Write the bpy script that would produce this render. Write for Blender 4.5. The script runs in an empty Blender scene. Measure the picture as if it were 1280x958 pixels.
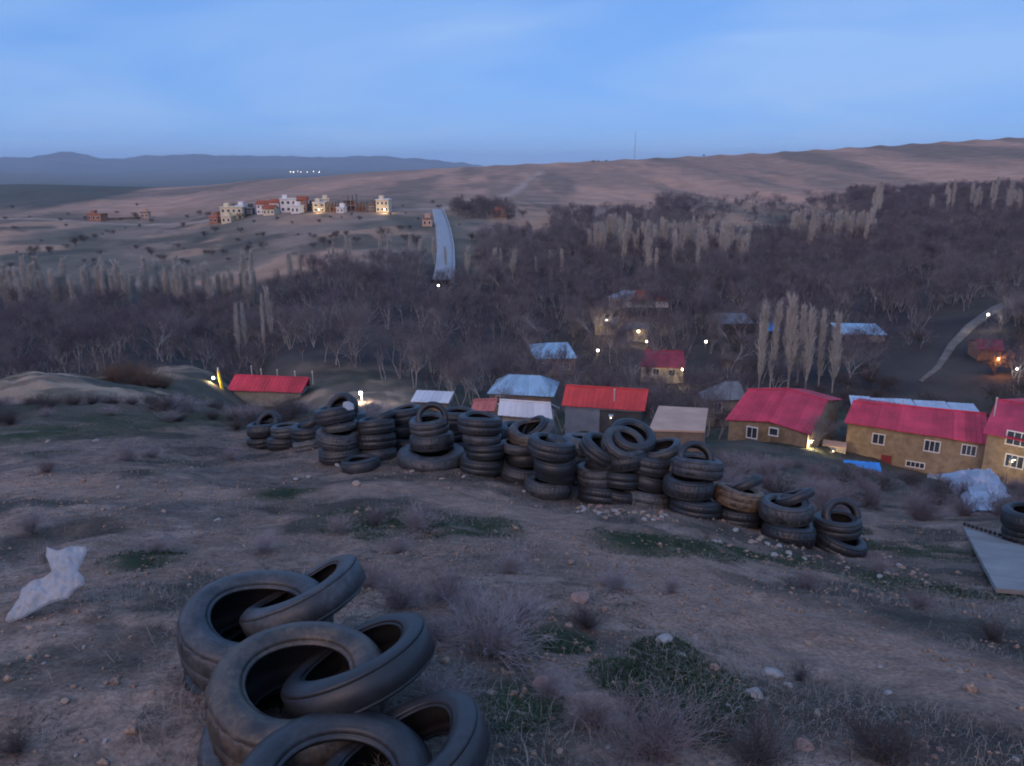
import bpy, bmesh, math, random
import numpy as np
from mathutils import Vector, Matrix

# ------------------------------------------------------------------ camera, world, sun, exposure
SC = bpy.context.scene
COL = SC.collection
PITCH = math.radians(15.5)
CP, SP = math.cos(PITCH), math.sin(PITCH)
FPX = 985.0                                   # focal length in pixels of a 1280 wide picture

cam_data = bpy.data.cameras.new('camera')
cam_data.sensor_width = 36.0
cam_data.lens = 36.0 * FPX / 1280.0
cam_data.clip_start = 0.05
cam_data.clip_end = 120000.0
cam = bpy.data.objects.new('camera', cam_data)
cam.location = (0, 0, 0)
cam.rotation_euler = (math.pi / 2 - PITCH, 0, 0)
COL.objects.link(cam)
SC.camera = cam

SUN_EL, SUN_AZ = math.radians(28.0), math.radians(205.0)      # low, behind the viewer's left shoulder
world = bpy.data.worlds.new('World')
SC.world = world
world.use_nodes = True
wn, wl = world.node_tree.nodes, world.node_tree.links
wn.clear()
w_out = wn.new('ShaderNodeOutputWorld')
w_bg = wn.new('ShaderNodeBackground')
w_bg.inputs['Strength'].default_value = 0.05
sky = wn.new('ShaderNodeTexSky')
sky.sky_type = 'NISHITA'
sky.sun_disc = False
sky.sun_elevation = SUN_EL
sky.sun_rotation = SUN_AZ
sky.altitude = 1500
sky.air_density = 1.0
sky.dust_density = 0.6
sky.ozone_density = 4.0
# thin high cloud: noise laid on a plane far above
tc = wn.new('ShaderNodeTexCoord')
sep = wn.new('ShaderNodeSeparateXYZ')
wl.new(tc.outputs['Generated'], sep.inputs[0])
def wmath(op, a, b=None, clamp=False):
    n = wn.new('ShaderNodeMath'); n.operation = op; n.use_clamp = clamp
    for i, v in enumerate((a, b)):
        if v is None: continue
        if isinstance(v, (int, float)): n.inputs[i].default_value = v
        else: wl.new(v, n.inputs[i])
    return n.outputs[0]
zz = wmath('ADD', wmath('MAXIMUM', sep.outputs['Z'], 0.0), 0.22)
cmb = wn.new('ShaderNodeCombineXYZ')
wl.new(wmath('DIVIDE', sep.outputs['X'], zz), cmb.inputs[0])
wl.new(wmath('DIVIDE', sep.outputs['Y'], zz), cmb.inputs[1])
mp = wn.new('ShaderNodeMapping')
mp.inputs['Scale'].default_value = (0.9, 1.1, 1.0)
mp.inputs['Location'].default_value = (1.3, 0.4, 0.0)
mp.inputs['Rotation'].default_value = (0, 0, math.radians(12))
wl.new(cmb.outputs[0], mp.inputs[0])
cn = wn.new('ShaderNodeTexNoise')
cn.inputs['Scale'].default_value = 0.85
cn.inputs['Detail'].default_value = 4.0
cn.inputs['Roughness'].default_value = 0.5
cn.inputs['Distortion'].default_value = 0.5
wl.new(mp.outputs[0], cn.inputs['Vector'])
cr = wn.new('ShaderNodeValToRGB')
cr.color_ramp.elements[0].position = 0.40
cr.color_ramp.elements[1].position = 0.64
wl.new(cn.outputs['Fac'], cr.inputs[0])
hs = wn.new('ShaderNodeMixRGB'); hs.blend_type = 'MULTIPLY'; hs.inputs[0].default_value = 1.0
wl.new(sky.outputs[0], hs.inputs[1])
hs.inputs[2].default_value = (0.80, 0.90, 1.18, 1)
# a thin veil everywhere, thicker where the noise is high
cl_a = wmath('ADD', wmath('MULTIPLY', cr.outputs[0], 0.14), 0.78)
# one thin bright streak of cirrus
ys = wmath('MAXIMUM', sep.outputs['Y'], 0.05)
da = wmath('DIVIDE', wmath('SUBTRACT', wmath('DIVIDE', sep.outputs['X'], ys), 0.315), 0.085)
de = wmath('DIVIDE', wmath('SUBTRACT', wmath('DIVIDE', sep.outputs['Z'], ys), 0.1440), 0.0075)
q2 = wmath('ADD', wmath('MULTIPLY', da, da), wmath('MULTIPLY', de, de))
streak = wmath('MULTIPLY', wmath('POWER', 2.718, wmath('MULTIPLY', q2, -1.0)), 0.55)
cfac = wmath('ADD', cr.outputs[0], streak, True)
veil = wn.new('ShaderNodeMixRGB')
wl.new(cfac, veil.inputs[0])
veil.inputs[1].default_value = (1.62, 3.62, 7.9, 1)
veil.inputs[2].default_value = (2.80, 4.65, 8.2, 1)
cmix = wn.new('ShaderNodeMixRGB')
wl.new(cl_a, cmix.inputs[0])
wl.new(hs.outputs[0], cmix.inputs[1])
wl.new(veil.outputs[0], cmix.inputs[2])
wl.new(cmix.outputs[0], w_bg.inputs['Color'])
wl.new(w_bg.outputs[0], w_out.inputs['Surface'])

sun_data = bpy.data.lights.new('sun', 'SUN')
sun_data.energy = 0.66
sun_data.angle = math.radians(55.0)            # afterglow: no hard shadows at dusk
sun_data.color = (1.0, 0.62, 0.44)
sun = bpy.data.objects.new('sun', sun_data)
_sd = Vector((math.sin(SUN_AZ) * math.cos(SUN_EL), math.cos(SUN_AZ) * math.cos(SUN_EL), math.sin(SUN_EL)))
sun.rotation_euler = _sd.to_track_quat('Z', 'Y').to_euler()
sun.location = (0, -30, 60)
COL.objects.link(sun)

vs = SC.view_settings
vs.view_transform = 'Standard'
vs.look = 'None'
vs.exposure = 1.2
vs.gamma = 1.0
vs.use_curve_mapping = False
SC.render.engine = 'CYCLES'
cy = SC.cycles
cy.use_denoising = True
cy.max_bounces = 6
cy.diffuse_bounces = 3
cy.glossy_bounces = 2
cy.transmission_bounces = 3
cy.volume_bounces = 2
cy.transparent_max_bounces = 6
cy.filter_width = 1.9
cy.use_adaptive_sampling = True
cy.adaptive_threshold = 0.02
cy.sample_clamp_indirect = 4.0

random.seed(11)
RNG = np.random.default_rng(11)

# ------------------------------------------------------------------ pixel <-> place
def P(px, py, D):
    v = (479.0 - py) / FPX
    return Vector(((px - 640.0) / FPX * D, D * (CP + v * SP), D * (-SP + v * CP)))

def hash2(ix, iy, seed):
    n = (ix.astype(np.int64) * 374761393 + iy.astype(np.int64) * 668265263 + seed * 974634733) & 0xFFFFFFFF
    n = ((n ^ (n >> 13)) * 1274126177) & 0xFFFFFFFF
    n = (n ^ (n >> 16)) & 0xFFFF
    return n / 65535.0

def vnoise(x, y, seed=0):
    ix, iy = np.floor(x), np.floor(y)
    fx, fy = x - ix, y - iy
    ux, uy = fx * fx * fx * (fx * (fx * 6 - 15) + 10), fy * fy * fy * (fy * (fy * 6 - 15) + 10)
    a, b = hash2(ix, iy, seed), hash2(ix + 1, iy, seed)
    c, d = hash2(ix, iy + 1, seed), hash2(ix + 1, iy + 1, seed)
    return (a + (b - a) * ux) * (1 - uy) + (c + (d - c) * ux) * uy      # 0..1

def fbm(x, y, lam, octs=4, seed=0, gain=0.5):
    t, a, n = 0.0, 1.0, 0.0
    for o in range(octs):
        c, s = math.cos(0.7 * o + seed), math.sin(0.7 * o + seed)
        t = t + a * vnoise((x * c - y * s) / lam + 17.3 * o, (x * s + y * c) / lam - 9.1 * o, seed + o)
        n += a; a *= gain; lam *= 0.5
    return t / n

# ------------------------------------------------------------------ terrain
CTRL = []
def cp(px, py, D):
    p = P(px, py, D); CTRL.append((p.x, p.y, p.z))
def cz(px, D, z):
    CTRL.append(((px - 640.0) / FPX * D, (D + z * SP) / CP, z))
for a in [(0,958,2.75),(320,958,2.75),(640,958,2.75),(960,958,2.85),(1280,958,3.0),
          (0,800,4.1),(320,800,4.0),(640,800,4.0),(960,800,4.5),(1280,800,5.2),
          (0,700,6.2),(320,700,6.1),(640,700,6.0),(800,650,9.0),(960,700,8.2),(1280,715,8.6),
          (332,562,15.5),(430,580,12.7),(535,588,11.8),(600,595,11.3),(695,627,10.6),(862,647,10.0),
          (977,680,9.6),(1045,700,9.5),(0,600,10.5),(200,600,10.3),(0,540,17.0),(160,545,16.5),
          (0,506,25.0),(200,507,24.0),(420,511,21.0),(560,525,18.0),(640,540,16.0),
          (950,592,20.0),(1150,642,16.0),(1280,650,13.5),(950,575,45.0),(1150,603,50.0),(1280,612,44.0)]:
    cp(*a)
for a in [(0,45,-13.6),(200,45,-13.9),(420,45,-15.0),(640,30,-11.3),(640,45,-16.8),(760,30,-11.6),(760,45,-17.0),
          (640,65,-22.4),(760,65,-22.2),(640,90,-28.2),(820,90,-29.5),(950,81,-27.5),(1150,79,-29.7),(1280,79,-30.9),(1120,97,-32.0),
          (40,72,-18.2),(200,66,-18.6),(200,90,-23.6),(270,112,-28.6),(335,124,-30.6),(60,50,-14.2),(335,105,-31.4),(480,90,-26.0),(120,95,-25.0),
          (0,125,-36),(320,128,-36),(640,120,-34),(960,120,-33.6),(1280,115,-32.6),
          (0,165,-40),(320,165,-39.6),(640,165,-37),(960,165,-35.6),(1280,165,-31.0),
          (0,240,-40.5),(320,240,-38),(550,240,-33),(760,240,-35.5),(960,240,-35.8),(1280,240,-31.5),
          (0,320,-38),(320,320,-33.5),(550,320,-28.3),(760,320,-32.5),(960,320,-34),(1280,320,-28),
          (0,420,-33),(320,420,-25.6),(550,420,-24.2),(750,420,-27.4),(960,420,-30),(1280,420,-24),
          (0,550,-29),(320,550,-22.6),(640,550,-20.5),(960,550,-23.5),(1280,550,-17),
          (0,700,-26.5),(320,700,-21.5),(640,700,-15.5),(960,700,-13),(1280,700,-3),
          (0,900,-23.5),(320,900,-17.4),(640,900,-5),(800,900,-2),(960,900,1),(1120,900,9),(1280,900,20),
          (0,1050,-26.5),(320,1050,-20),(480,1050,-9),
          (0,1400,-50),(320,1400,-42),(640,1400,-24),(960,1400,-2),(1280,1400,16),
          (0,2500,-110),(320,2500,-100),(640,2500,-90),(960,2500,-60),(1280,2500,-30),
          (0,7000,-95),(320,7000,-95),(640,7000,-90),(960,7000,-85),(1280,7000,-60),
          (0,24000,-110),(640,24000,-110),(1280,24000,-110)]:
    cz(*a)
for px in range(540, 1500, 40):                 # the even crest of the bare hill
    cr_ = float(np.interp(px, [540, 640, 720, 800, 960, 1120, 1280, 1500], [-4.5, 1.0, 4.8, 9.0, 17.0, 27.5, 38.0, 46.0]))
    cz(px, 1050, cr_); cz(px, 1000, cr_ - 4.5 - .10 * cr_); cz(px, 1130, cr_ - 2.5 - .10 * cr_)
for az, prof in [(-80,[(4,-2.1),(20,-5),(100,-22),(1000,-35),(6000,-90)]), (80,[(4,-2.5),(20,-7),(100,-24),(1000,20),(6000,-40)]),
                 (135,[(4,-1.2),(20,1),(100,8),(1000,30),(6000,0)]), (180,[(4,-0.8),(20,2),(100,12),(1000,35),(6000,0)]),
                 (-135,[(4,-1.0),(20,1),(100,8),(1000,20),(6000,-40)])]:
    for r, z in prof:
        CTRL.append((r * math.sin(math.radians(az)), r * math.cos(math.radians(az)), z))
FOOT = -1.75
CTRL.append((0.05, 0.0, FOOT)); CTRL.append((0.0, 0.6, FOOT - 0.06)); CTRL.append((0.0, -0.6, FOOT + 0.06))
CT = np.array(CTRL)
def qmap(x, y):
    r = np.sqrt(x * x + y * y) + 1e-9
    L = np.log(1.0 + r)
    return L * x / r, L * y / r, r
_qx, _qy, _r = qmap(CT[:, 0], CT[:, 1])
_val = (CT[:, 2] - FOOT) / _r
_val[_r < 0.1] = -0.1
def _phi(d2):
    return 0.5 * d2 * np.log(d2 + 1e-12)
_n = len(CT)
_A = np.zeros((_n + 3, _n + 3))
_A[:_n, :_n] = _phi((_qx[:, None] - _qx[None]) ** 2 + (_qy[:, None] - _qy[None]) ** 2) + np.eye(_n) * 0.002
_A[:_n, _n] = 1; _A[:_n, _n + 1] = _qx; _A[:_n, _n + 2] = _qy
_A[_n:, :_n] = _A[:_n, _n:].T
_w = np.linalg.solve(_A, np.concatenate([_val, np.zeros(3)]))

def base_height(x, y):
    x = np.asarray(x, float); y = np.asarray(y, float)
    sh = x.shape
    x, y = x.ravel(), y.ravel()
    qx, qy, r = qmap(x, y)
    out = np.empty_like(qx)
    for i in range(0, len(qx), 20000):
        s = slice(i, i + 20000)
        d2 = (qx[s, None] - _qx[None]) ** 2 + (qy[s, None] - _qy[None]) ** 2
        out[s] = _phi(d2) @ _w[:_n] + _w[_n] + _w[_n + 1] * qx[s] + _w[_n + 2] * qy[s]
    return (FOOT + r * out).reshape(sh)

def height(x, y):
    x = np.asarray(x, float); y = np.asarray(y, float)
    r = np.sqrt(x * x + y * y)
    z = base_height(x, y)
    ss = lambda a, b: np.clip((r - a) / (b - a), 0, 1)
    near = np.clip(r / 1.2, 0, 1) * (1 - ss(25, 60))
    z = z + near * ((fbm(x, y, 1.6, 3, 3) - 0.5) * 0.16 + (fbm(x, y, 0.34, 3, 8) - 0.5) * 0.085)
    z = z + ss(14, 40) * (1 - ss(90, 200)) * ((fbm(x, y, 9, 3, 21) - 0.5) * 1.0 + (np.abs(fbm(x, y, 3.2, 4, 23) - 0.5) - .2) * 1.5)
    z = z + ss(200, 380) * (1 - ss(700, 1000)) * (fbm(x, y, 60, 3, 31) - 0.5) * 2.6
    g = np.abs(fbm(x + 0.25 * y, y * 0.6, 120, 3, 41) - 0.5) * 2
    z = z + ss(480, 750) * (1 - ss(1500, 2500)) * ((g - 0.30) * 4.5 * (1 - ss(760, 930)))
    z = z + ss(450, 650) * (1 - ss(850, 980)) * (np.abs(fbm(x + .5 * y, y * .45, 38, 3, 43) - .5) - .2) * 5.0
    return z

def hz(x, y):
    return float(height(np.array([x]), np.array([y]))[0])

def gx(px, D):
    """place on the ground in the vertical plane of column px, at depth D"""
    px = np.asarray(px, float); D = np.asarray(D, float)
    x = (px - 640.0) / FPX * D
    y = D * 0.95
    for _ in range(6):
        z = height(x, y)
        y = (D + z * SP) / CP
    return x, y, height(x, y)

def gd(px, D):
    x, y, z = gx(np.array([px]), np.array([D]))
    return Vector((float(x[0]), float(y[0]), float(z[0])))

def G(px, py, dmin=1.5, dmax=1500.0):
    """first place where the sight line of a pixel meets the ground"""
    v = (479.0 - py) / FPX
    d = np.array([(px - 640.0) / FPX, CP + v * SP, -SP + v * CP])
    lo, hi = dmin, dmax
    for _ in range(3):
        t = np.exp(np.linspace(math.log(lo), math.log(hi), 260))
        dz = t * d[2] - height(t * d[0], t * d[1])
        k = np.where(dz < 0)[0]
        if len(k) == 0: return None
        k = max(int(k[0]), 1)
        lo, hi = t[k - 1], t[k]
    t = 0.5 * (lo + hi)
    return Vector((t * d[0], t * d[1], hz(t * d[0], t * d[1])))

# ------------------------------------------------------------------ materials
MATS = {}
def mat(name, col, rough=0.85, var=0.3, scale=3.0, bump=0.0, bscale=None, spec=0.3, metal=0.0, col2=None, detail=5.0, emit=None, estr=0.0, trans=0.0):
    if name in MATS: return MATS[name]
    m = bpy.data.materials.new(name); MATS[name] = m
    m.use_nodes = True
    nt = m.node_tree; n, l = nt.nodes, nt.links
    b = n['Principled BSDF']
    b.inputs['Roughness'].default_value = rough
    b.inputs['Specular IOR Level'].default_value = spec
    b.inputs['Metallic'].default_value = metal
    if trans: b.inputs['Transmission Weight'].default_value = trans
    t = n.new('ShaderNodeTexCoord')
    nz = n.new('ShaderNodeTexNoise'); nz.inputs['Scale'].default_value = scale; nz.inputs['Detail'].default_value = detail
    nz.inputs['Roughness'].default_value = 0.62
    l.new(t.outputs['Object'], nz.inputs['Vector'])
    rp = n.new('ShaderNodeValToRGB')
    c2 = col2 or tuple(min(1, c * (1 + var)) for c in col)
    c1 = tuple(c * (1 - var) for c in col)
    rp.color_ramp.elements[0].position = 0.3; rp.color_ramp.elements[1].position = 0.7
    rp.color_ramp.elements[0].color = (*c1, 1); rp.color_ramp.elements[1].color = (*c2, 1)
    l.new(nz.outputs['Fac'], rp.inputs[0])
    if 'roof' in name:                           # every sheet has aged a little differently
        gi = n.new('ShaderNodeNewGeometry'); mr_ = n.new('ShaderNodeMapRange'); mr_.inputs[3].default_value = .72; mr_.inputs[4].default_value = 1.12
        l.new(gi.outputs['Random Per Island'], mr_.inputs[0])
        mu = n.new('ShaderNodeMixRGB'); mu.blend_type = 'MULTIPLY'; mu.inputs[0].default_value = 1
        l.new(rp.outputs[0], mu.inputs[1]); l.new(mr_.outputs[0], mu.inputs[2]); l.new(mu.outputs[0], b.inputs['Base Color'])
    else: l.new(rp.outputs[0], b.inputs['Base Color'])
    if bump:
        n2 = n.new('ShaderNodeTexNoise'); n2.inputs['Scale'].default_value = bscale or scale * 6; n2.inputs['Detail'].default_value = 4
        l.new(t.outputs['Object'], n2.inputs['Vector'])
        bp = n.new('ShaderNodeBump'); bp.inputs['Strength'].default_value = bump; bp.inputs['Distance'].default_value = 0.02
        l.new(n2.outputs['Fac'], bp.inputs['Height']); l.new(bp.outputs[0], b.inputs['Normal'])
    if emit:
        b.inputs['Emission Color'].default_value = (*emit, 1); b.inputs['Emission Strength'].default_value = estr
    return m

# ------------------------------------------------------------------ mesh helpers
def link(name, me, material=None, parent=None, loc=None, rot=None):
    o = bpy.data.objects.new(name, me)
    COL.objects.link(o)
    if material is not None and me is not None and len(me.materials) == 0:
        me.materials.append(material)
    if parent is not None: o.parent = parent
    if loc is not None: o.location = loc
    if rot is not None: o.rotation_euler = rot
    return o
def tag(o, label=None, cat=None, group=None, kind=None):
    if label: o['label'] = label
    if cat: o['category'] = cat
    if group: o['group'] = group
    if kind: o['kind'] = kind
    return o
def empty(name, loc=(0, 0, 0), rz=0.0):
    o = bpy.data.objects.new(name, None); COL.objects.link(o)
    o.location = loc; o.rotation_euler = (0, 0, rz); o.empty_display_size = 0.3
    return o
def me_np(name, V, F, smooth=False):
    me = bpy.data.meshes.new(name)
    me.from_pydata([tuple(map(float, v)) for v in V], [], [tuple(int(i) for i in f) for f in F])
    if smooth: me.polygons.foreach_set('use_smooth', np.ones(len(me.polygons), bool))
    me.update()
    return me
def fast_mesh(name, V, Q, smooth=False):
    """V (n,3), Q (m,k) arrays of equal-sided faces, no python loops"""
    V = np.ascontiguousarray(V, np.float32); Q = np.ascontiguousarray(Q, np.int32)
    me = bpy.data.meshes.new(name)
    m, k = Q.shape
    me.vertices.add(len(V)); me.vertices.foreach_set('co', V.ravel())
    me.loops.add(m * k); me.loops.foreach_set('vertex_index', Q.ravel())
    me.polygons.add(m); me.polygons.foreach_set('loop_start', np.arange(0, m * k, k, dtype=np.int32))
    if smooth: me.polygons.foreach_set('use_smooth', np.ones(m, bool))
    me.update(calc_edges=True)
    return me
class MB:
    def __init__(s): s.v, s.f = [], []
    def add(s, V, F):
        o = len(s.v); s.v += [tuple(v) for v in V]; s.f += [tuple(i + o for i in f) for f in F]; return s
    def box(s, x0, x1, y0, y1, z0, z1):
        return s.add([(x0,y0,z0),(x1,y0,z0),(x1,y1,z0),(x0,y1,z0),(x0,y0,z1),(x1,y0,z1),(x1,y1,z1),(x0,y1,z1)],
                     [(3,2,1,0),(4,5,6,7),(0,1,5,4),(1,2,6,5),(2,3,7,6),(3,0,4,7)])
    def tube(s, a, b, ra, rb=None, n=6, cap=True):
        rb = ra if rb is None else rb
        a, b = Vector(a), Vector(b); d = (b - a).normalized()
        u = d.orthogonal().normalized(); w = d.cross(u)
        V = []
        for p, r in ((a, ra), (b, rb)):
            for i in range(n):
                t = 2 * math.pi * i / n
                V.append(p + (u * math.cos(t) + w * math.sin(t)) * r)
        F = [(i, (i + 1) % n, n + (i + 1) % n, n + i) for i in range(n)]
        if cap: F += [tuple(range(n - 1, -1, -1)), tuple(range(n, 2 * n))]
        return s.add(V, F)
    def prism(s, poly, y0, y1):
        """polygon in x,z extruded along y"""
        n = len(poly)
        V = [(x, y0, z) for x, z in poly] + [(x, y1, z) for x, z in poly]
        F = [tuple(range(n)), tuple(range(2 * n - 1, n - 1, -1))] + [(i, n + i, n + (i + 1) % n, (i + 1) % n) for i in range(n)]
        return s.add(V, F)
    def ball(s, c, r, n=8, m=5):
        V = [(c[0], c[1], c[2] - r)]
        for j in range(1, m):
            p = -math.pi / 2 + math.pi * j / m
            for i in range(n):
                t = 2 * math.pi * i / n
                V.append((c[0] + r * math.cos(p) * math.cos(t), c[1] + r * math.cos(p) * math.sin(t), c[2] + r * math.sin(p)))
        V.append((c[0], c[1], c[2] + r))
        F = [(0, 1 + (i + 1) % n, 1 + i) for i in range(n)]
        for j in range(m - 2):
            a, b = 1 + j * n, 1 + (j + 1) * n
            F += [(a + i, a + (i + 1) % n, b + (i + 1) % n, b + i) for i in range(n)]
        a = 1 + (m - 2) * n
        F += [(a + i, a + (i + 1) % n, len(V) - 1) for i in range(n)]
        return s.add(V, F)
    def ribbed(s, A, B, C, D_, step=0.5, rib=0.04, th=0.06, sheets=True):
        """thick ribbed sheet: A-B along the eave, D_-C along the ridge above it"""
        A, B, C, D_ = map(Vector, (A, B, C, D_))
        nrm = (B - A).cross(D_ - A)
        if nrm.length < 1e-6: nrm = (B - A).cross(C - A)
        nrm.normalize()
        n = max(2, int((B - A).length / step))
        if sheets and n > 3:                      # separate overlapping sheets, two ribs each
            g = 2; c = 0
            while c < n:
                u0, u1 = c / n, min(n, c + g) / n
                o = nrm * random.uniform(-.012, .012) + (A - D_).normalized() * random.uniform(0, .05)
                if (C - D_).length > .1:
                    s.ribbed(A.lerp(B, u0) + o, A.lerp(B, u1) + o, D_.lerp(C, u1) + nrm * random.uniform(-.012, .012), D_.lerp(C, u0) + nrm * random.uniform(-.008, .008), (B - A).length / n * .999, rib, th, False)
                else:
                    s.ribbed(A.lerp(B, u0) + o, A.lerp(B, u1) + o, C, D_, (B - A).length / n * .999, rib, th, False)
                c += g
            return s
        us = []
        for i in range(n):
            us += [(i / n, 0), ((i + 0.62) / n, 0), ((i + 0.70) / n, rib), ((i + 0.92) / n, rib)]
        us.append((1.0, 0))
        V, k = [], len(us)
        for u, o in us: V.append(A.lerp(B, u) + nrm * o)
        for u, o in us: V.append(D_.lerp(C, u) + nrm * o)
        for u, o in us: V.append(A.lerp(B, u) - nrm * th)
        for u, o in us: V.append(D_.lerp(C, u) - nrm * th)
        F = []
        for i in range(k - 1):
            F += [(i, i + 1, k + i + 1, k + i), (2 * k + i + 1, 2 * k + i, 3 * k + i, 3 * k + i + 1),
                  (i + 1, i, 2 * k + i, 2 * k + i + 1), (k + i, k + i + 1, 3 * k + i + 1, 3 * k + i)]
        F += [(0, k, 3 * k, 2 * k), (k - 1, 3 * k - 1, 4 * k - 1, 2 * k - 1)]
        return s.add(V, F)
    def build(s, name, material, parent=None, smooth=False, loc=None, rot=None):
        return link(name, me_np(name, s.v, s.f, smooth), material, parent, loc, rot)
# ------------------------------------------------------------------ ground sheet with its land cover
GREEN = []        # (x, y, radius) of green patches, from pixels of the slope
for px, py, rr in [(355,617,.45),(470,655,.5),(520,660,.55),(590,660,.45),(450,640,.4),(800,675,.5),(860,680,.5),(930,690,.5),(1000,700,.4),
                   (700,795,.16),(830,815,.16),(800,850,.22),(860,860,.26),(850,900,.18),(890,880,.14),(640,880,.2),(180,700,.3),(430,730,.3),
                   (1150,690,.7),(1120,730,.6),(1050,660,.4),(1225,740,.35),(560,800,.2),(40,540,1.4),(130,520,2.0),(250,520,2.2),(180,535,1.4),(420,525,1.6)]:
    p = G(px, py)
    GREEN.append((p.x, p.y, rr))
GREEN = np.array(GREEN)

def green_mask(x, y):
    m = np.zeros_like(x)
    for gx_, gy_, rr in GREEN:
        d = np.sqrt((x - gx_) ** 2 + ((y - gy_) * 0.8) ** 2) / rr
        m = np.maximum(m, np.clip(1.25 - d, 0, 1))
    return np.clip(m * 1.2, 0, 1)

def seg_mask(x, y, pts, w):
    m = np.zeros_like(x)
    for (a, b) in zip(pts[:-1], pts[1:]):
        ax, ay = a[0], a[1]; bx, by = b[0], b[1]
        L2 = (bx - ax) ** 2 + (by - ay) ** 2
        t = np.clip(((x - ax) * (bx - ax) + (y - ay) * (by - ay)) / L2, 0, 1)
        d = np.sqrt((x - ax - t * (bx - ax)) ** 2 + (y - ay - t * (by - ay)) ** 2)
        m = np.maximum(m, np.clip(1.5 - d / w, 0, 1))
    return m

STRIP = [G(px, py) for px, py in [(0, 600), (200, 622), (420, 612), (560, 616), (700, 655), (860, 735), (1000, 785), (1280, 865)]]
def strip_mask(x, y):
    return np.clip(seg_mask(x, y, STRIP, .62) - (fbm(x, y, .7, 3, 19) - .5) * 1.1, 0, 1)

def smooth(a, b, v):
    t = np.clip((v - a) / (b - a), 0, 1); return t * t * (3 - 2 * t)

TRACKS = [([gd(490, 425), gd(545, 440), gd(600, 480), gd(640, 560), gd(655, 700), gd(676, 880)], 4.0),
          ([gd(0, 470), gd(120, 460), gd(250, 440), gd(300, 425)], 3.0),
          ([gd(575, 470), gd(700, 500), gd(760, 520)], 2.5)]

def land_colour(x, y, z):
    r = np.sqrt(x * x + y * y)
    D = y * CP - z * SP
    px = 640 + FPX * x / np.maximum(D, 0.01)
    def c(*a): return np.array(a)[None, :]
    def mix(A, B, t): return A + (B - A) * np.clip(t, 0, 1)[:, None]
    n1, n2, n3 = fbm(x, y, 2.2, 4, 5), fbm(x, y, 0.5, 4, 15), fbm(x, y, 0.12, 3, 25)
    soil = mix(c(.262, .178, .138), c(.188, .142, .118), smooth(.40, .62, n1))
    soil = mix(soil, c(.360, .255, .200), smooth(.52, .72, n2) * 0.7)
    soil = mix(soil, c(.062, .056, .044), smooth(.50, .64, fbm(x, y, 1.1, 4, 35)) * 0.85)
    soil = mix(soil, c(.070, .060, .050), smooth(.60, .78, n3) * 0.55)
    st = strip_mask(x, y)
    soil = mix(soil, c(.350, .228, .172) * (.82 + .36 * n2[:, None]), st * .85)
    gm = green_mask(x, y) * smooth(.35, .6, n2 + 0.1)
    soil = mix(soil, c(.040, .055, .026), gm)
    # dead grass and leaf litter down the hillside
    slope = mix(c(.120, .098, .075), c(.085, .078, .062), smooth(.4, .6, fbm(x, y, 7, 4, 45)))
    slope = mix(slope, c(.055, .060, .036), smooth(.52, .68, fbm(x, y, 4, 3, 46)) * .8)
    yard = smooth(42, 60, D) * (1 - smooth(116, 128, D)) * smooth(540, 480, px)
    slope = mix(slope, mix(c(.400, .275, .185), c(.20, .145, .10), smooth(.45, .62, fbm(x, y, 3.5, 4, 48))), yard * smooth(.30, .52, fbm(x, y, 12, 3, 47)))
    out = mix(soil, slope, smooth(14, 26, r))
    # left bank: dark band of brush on its brow
    floor_ = mix(c(.050, .041, .040), c(.075, .062, .052), smooth(.4, .65, fbm(x, y, 14, 4, 55)))
    out = mix(out, floor_, smooth(104, 124, D))
    # fields beyond the wood
    f1 = fbm(x, y * .4, 40, 5, 65)
    field = mix(c(.285, .205, .155), c(.175, .145, .108), smooth(.38, .60, f1))
    field = mix(field, c(.420, .265, .175), smooth(.53, .64, fbm(x * .7, y * .6, 26, 5, 66)) * .85)
    field = mix(field, c(.095, .090, .072), smooth(.52, .64, fbm(x, y, 22, 5, 67)) * .8)
    edge = 236 + 94 * smooth(600, 760, px) + 40 * (fbm(x, y, 60, 2, 68) - .5)
    out = mix(out, field, smooth(0, 26, D - edge))
    # bare hills
    h1 = fbm(x, y * .22, 70, 5, 75)
    hill = mix(c(.490, .290, .200), c(.345, .222, .160), smooth(.38, .62, h1))
    hill = mix(hill, c(.200, .155, .120), smooth(.50, .68, fbm(x, y * .18, 48, 5, 76)) * .75)
    out = mix(out, hill, smooth(430, 560, D + 40 * (fbm(x, y, 50, 3, 77) - .5)))
    for pts, w in TRACKS:
        out = mix(out, c(.42, .31, .24), seg_mask(x, y, pts, w) * .85)
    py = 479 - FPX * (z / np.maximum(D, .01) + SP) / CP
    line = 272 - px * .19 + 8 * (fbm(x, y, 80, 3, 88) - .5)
    out = mix(out, c(.085, .095, .078), smooth(-1.5, 3, line - py) * smooth(420, 200, px) * smooth(500, 560, D) * (1 - smooth(1300, 1500, D)) * .9)  # far left hill: grey-green land, with its shade painted into the colour
    plain = mix(c(.16, .13, .10), c(.11, .11, .08), smooth(.4, .6, fbm(x, y, 900, 3, 85)))
    out = mix(out, plain, smooth(1500, 2200, r))
    return out

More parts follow.
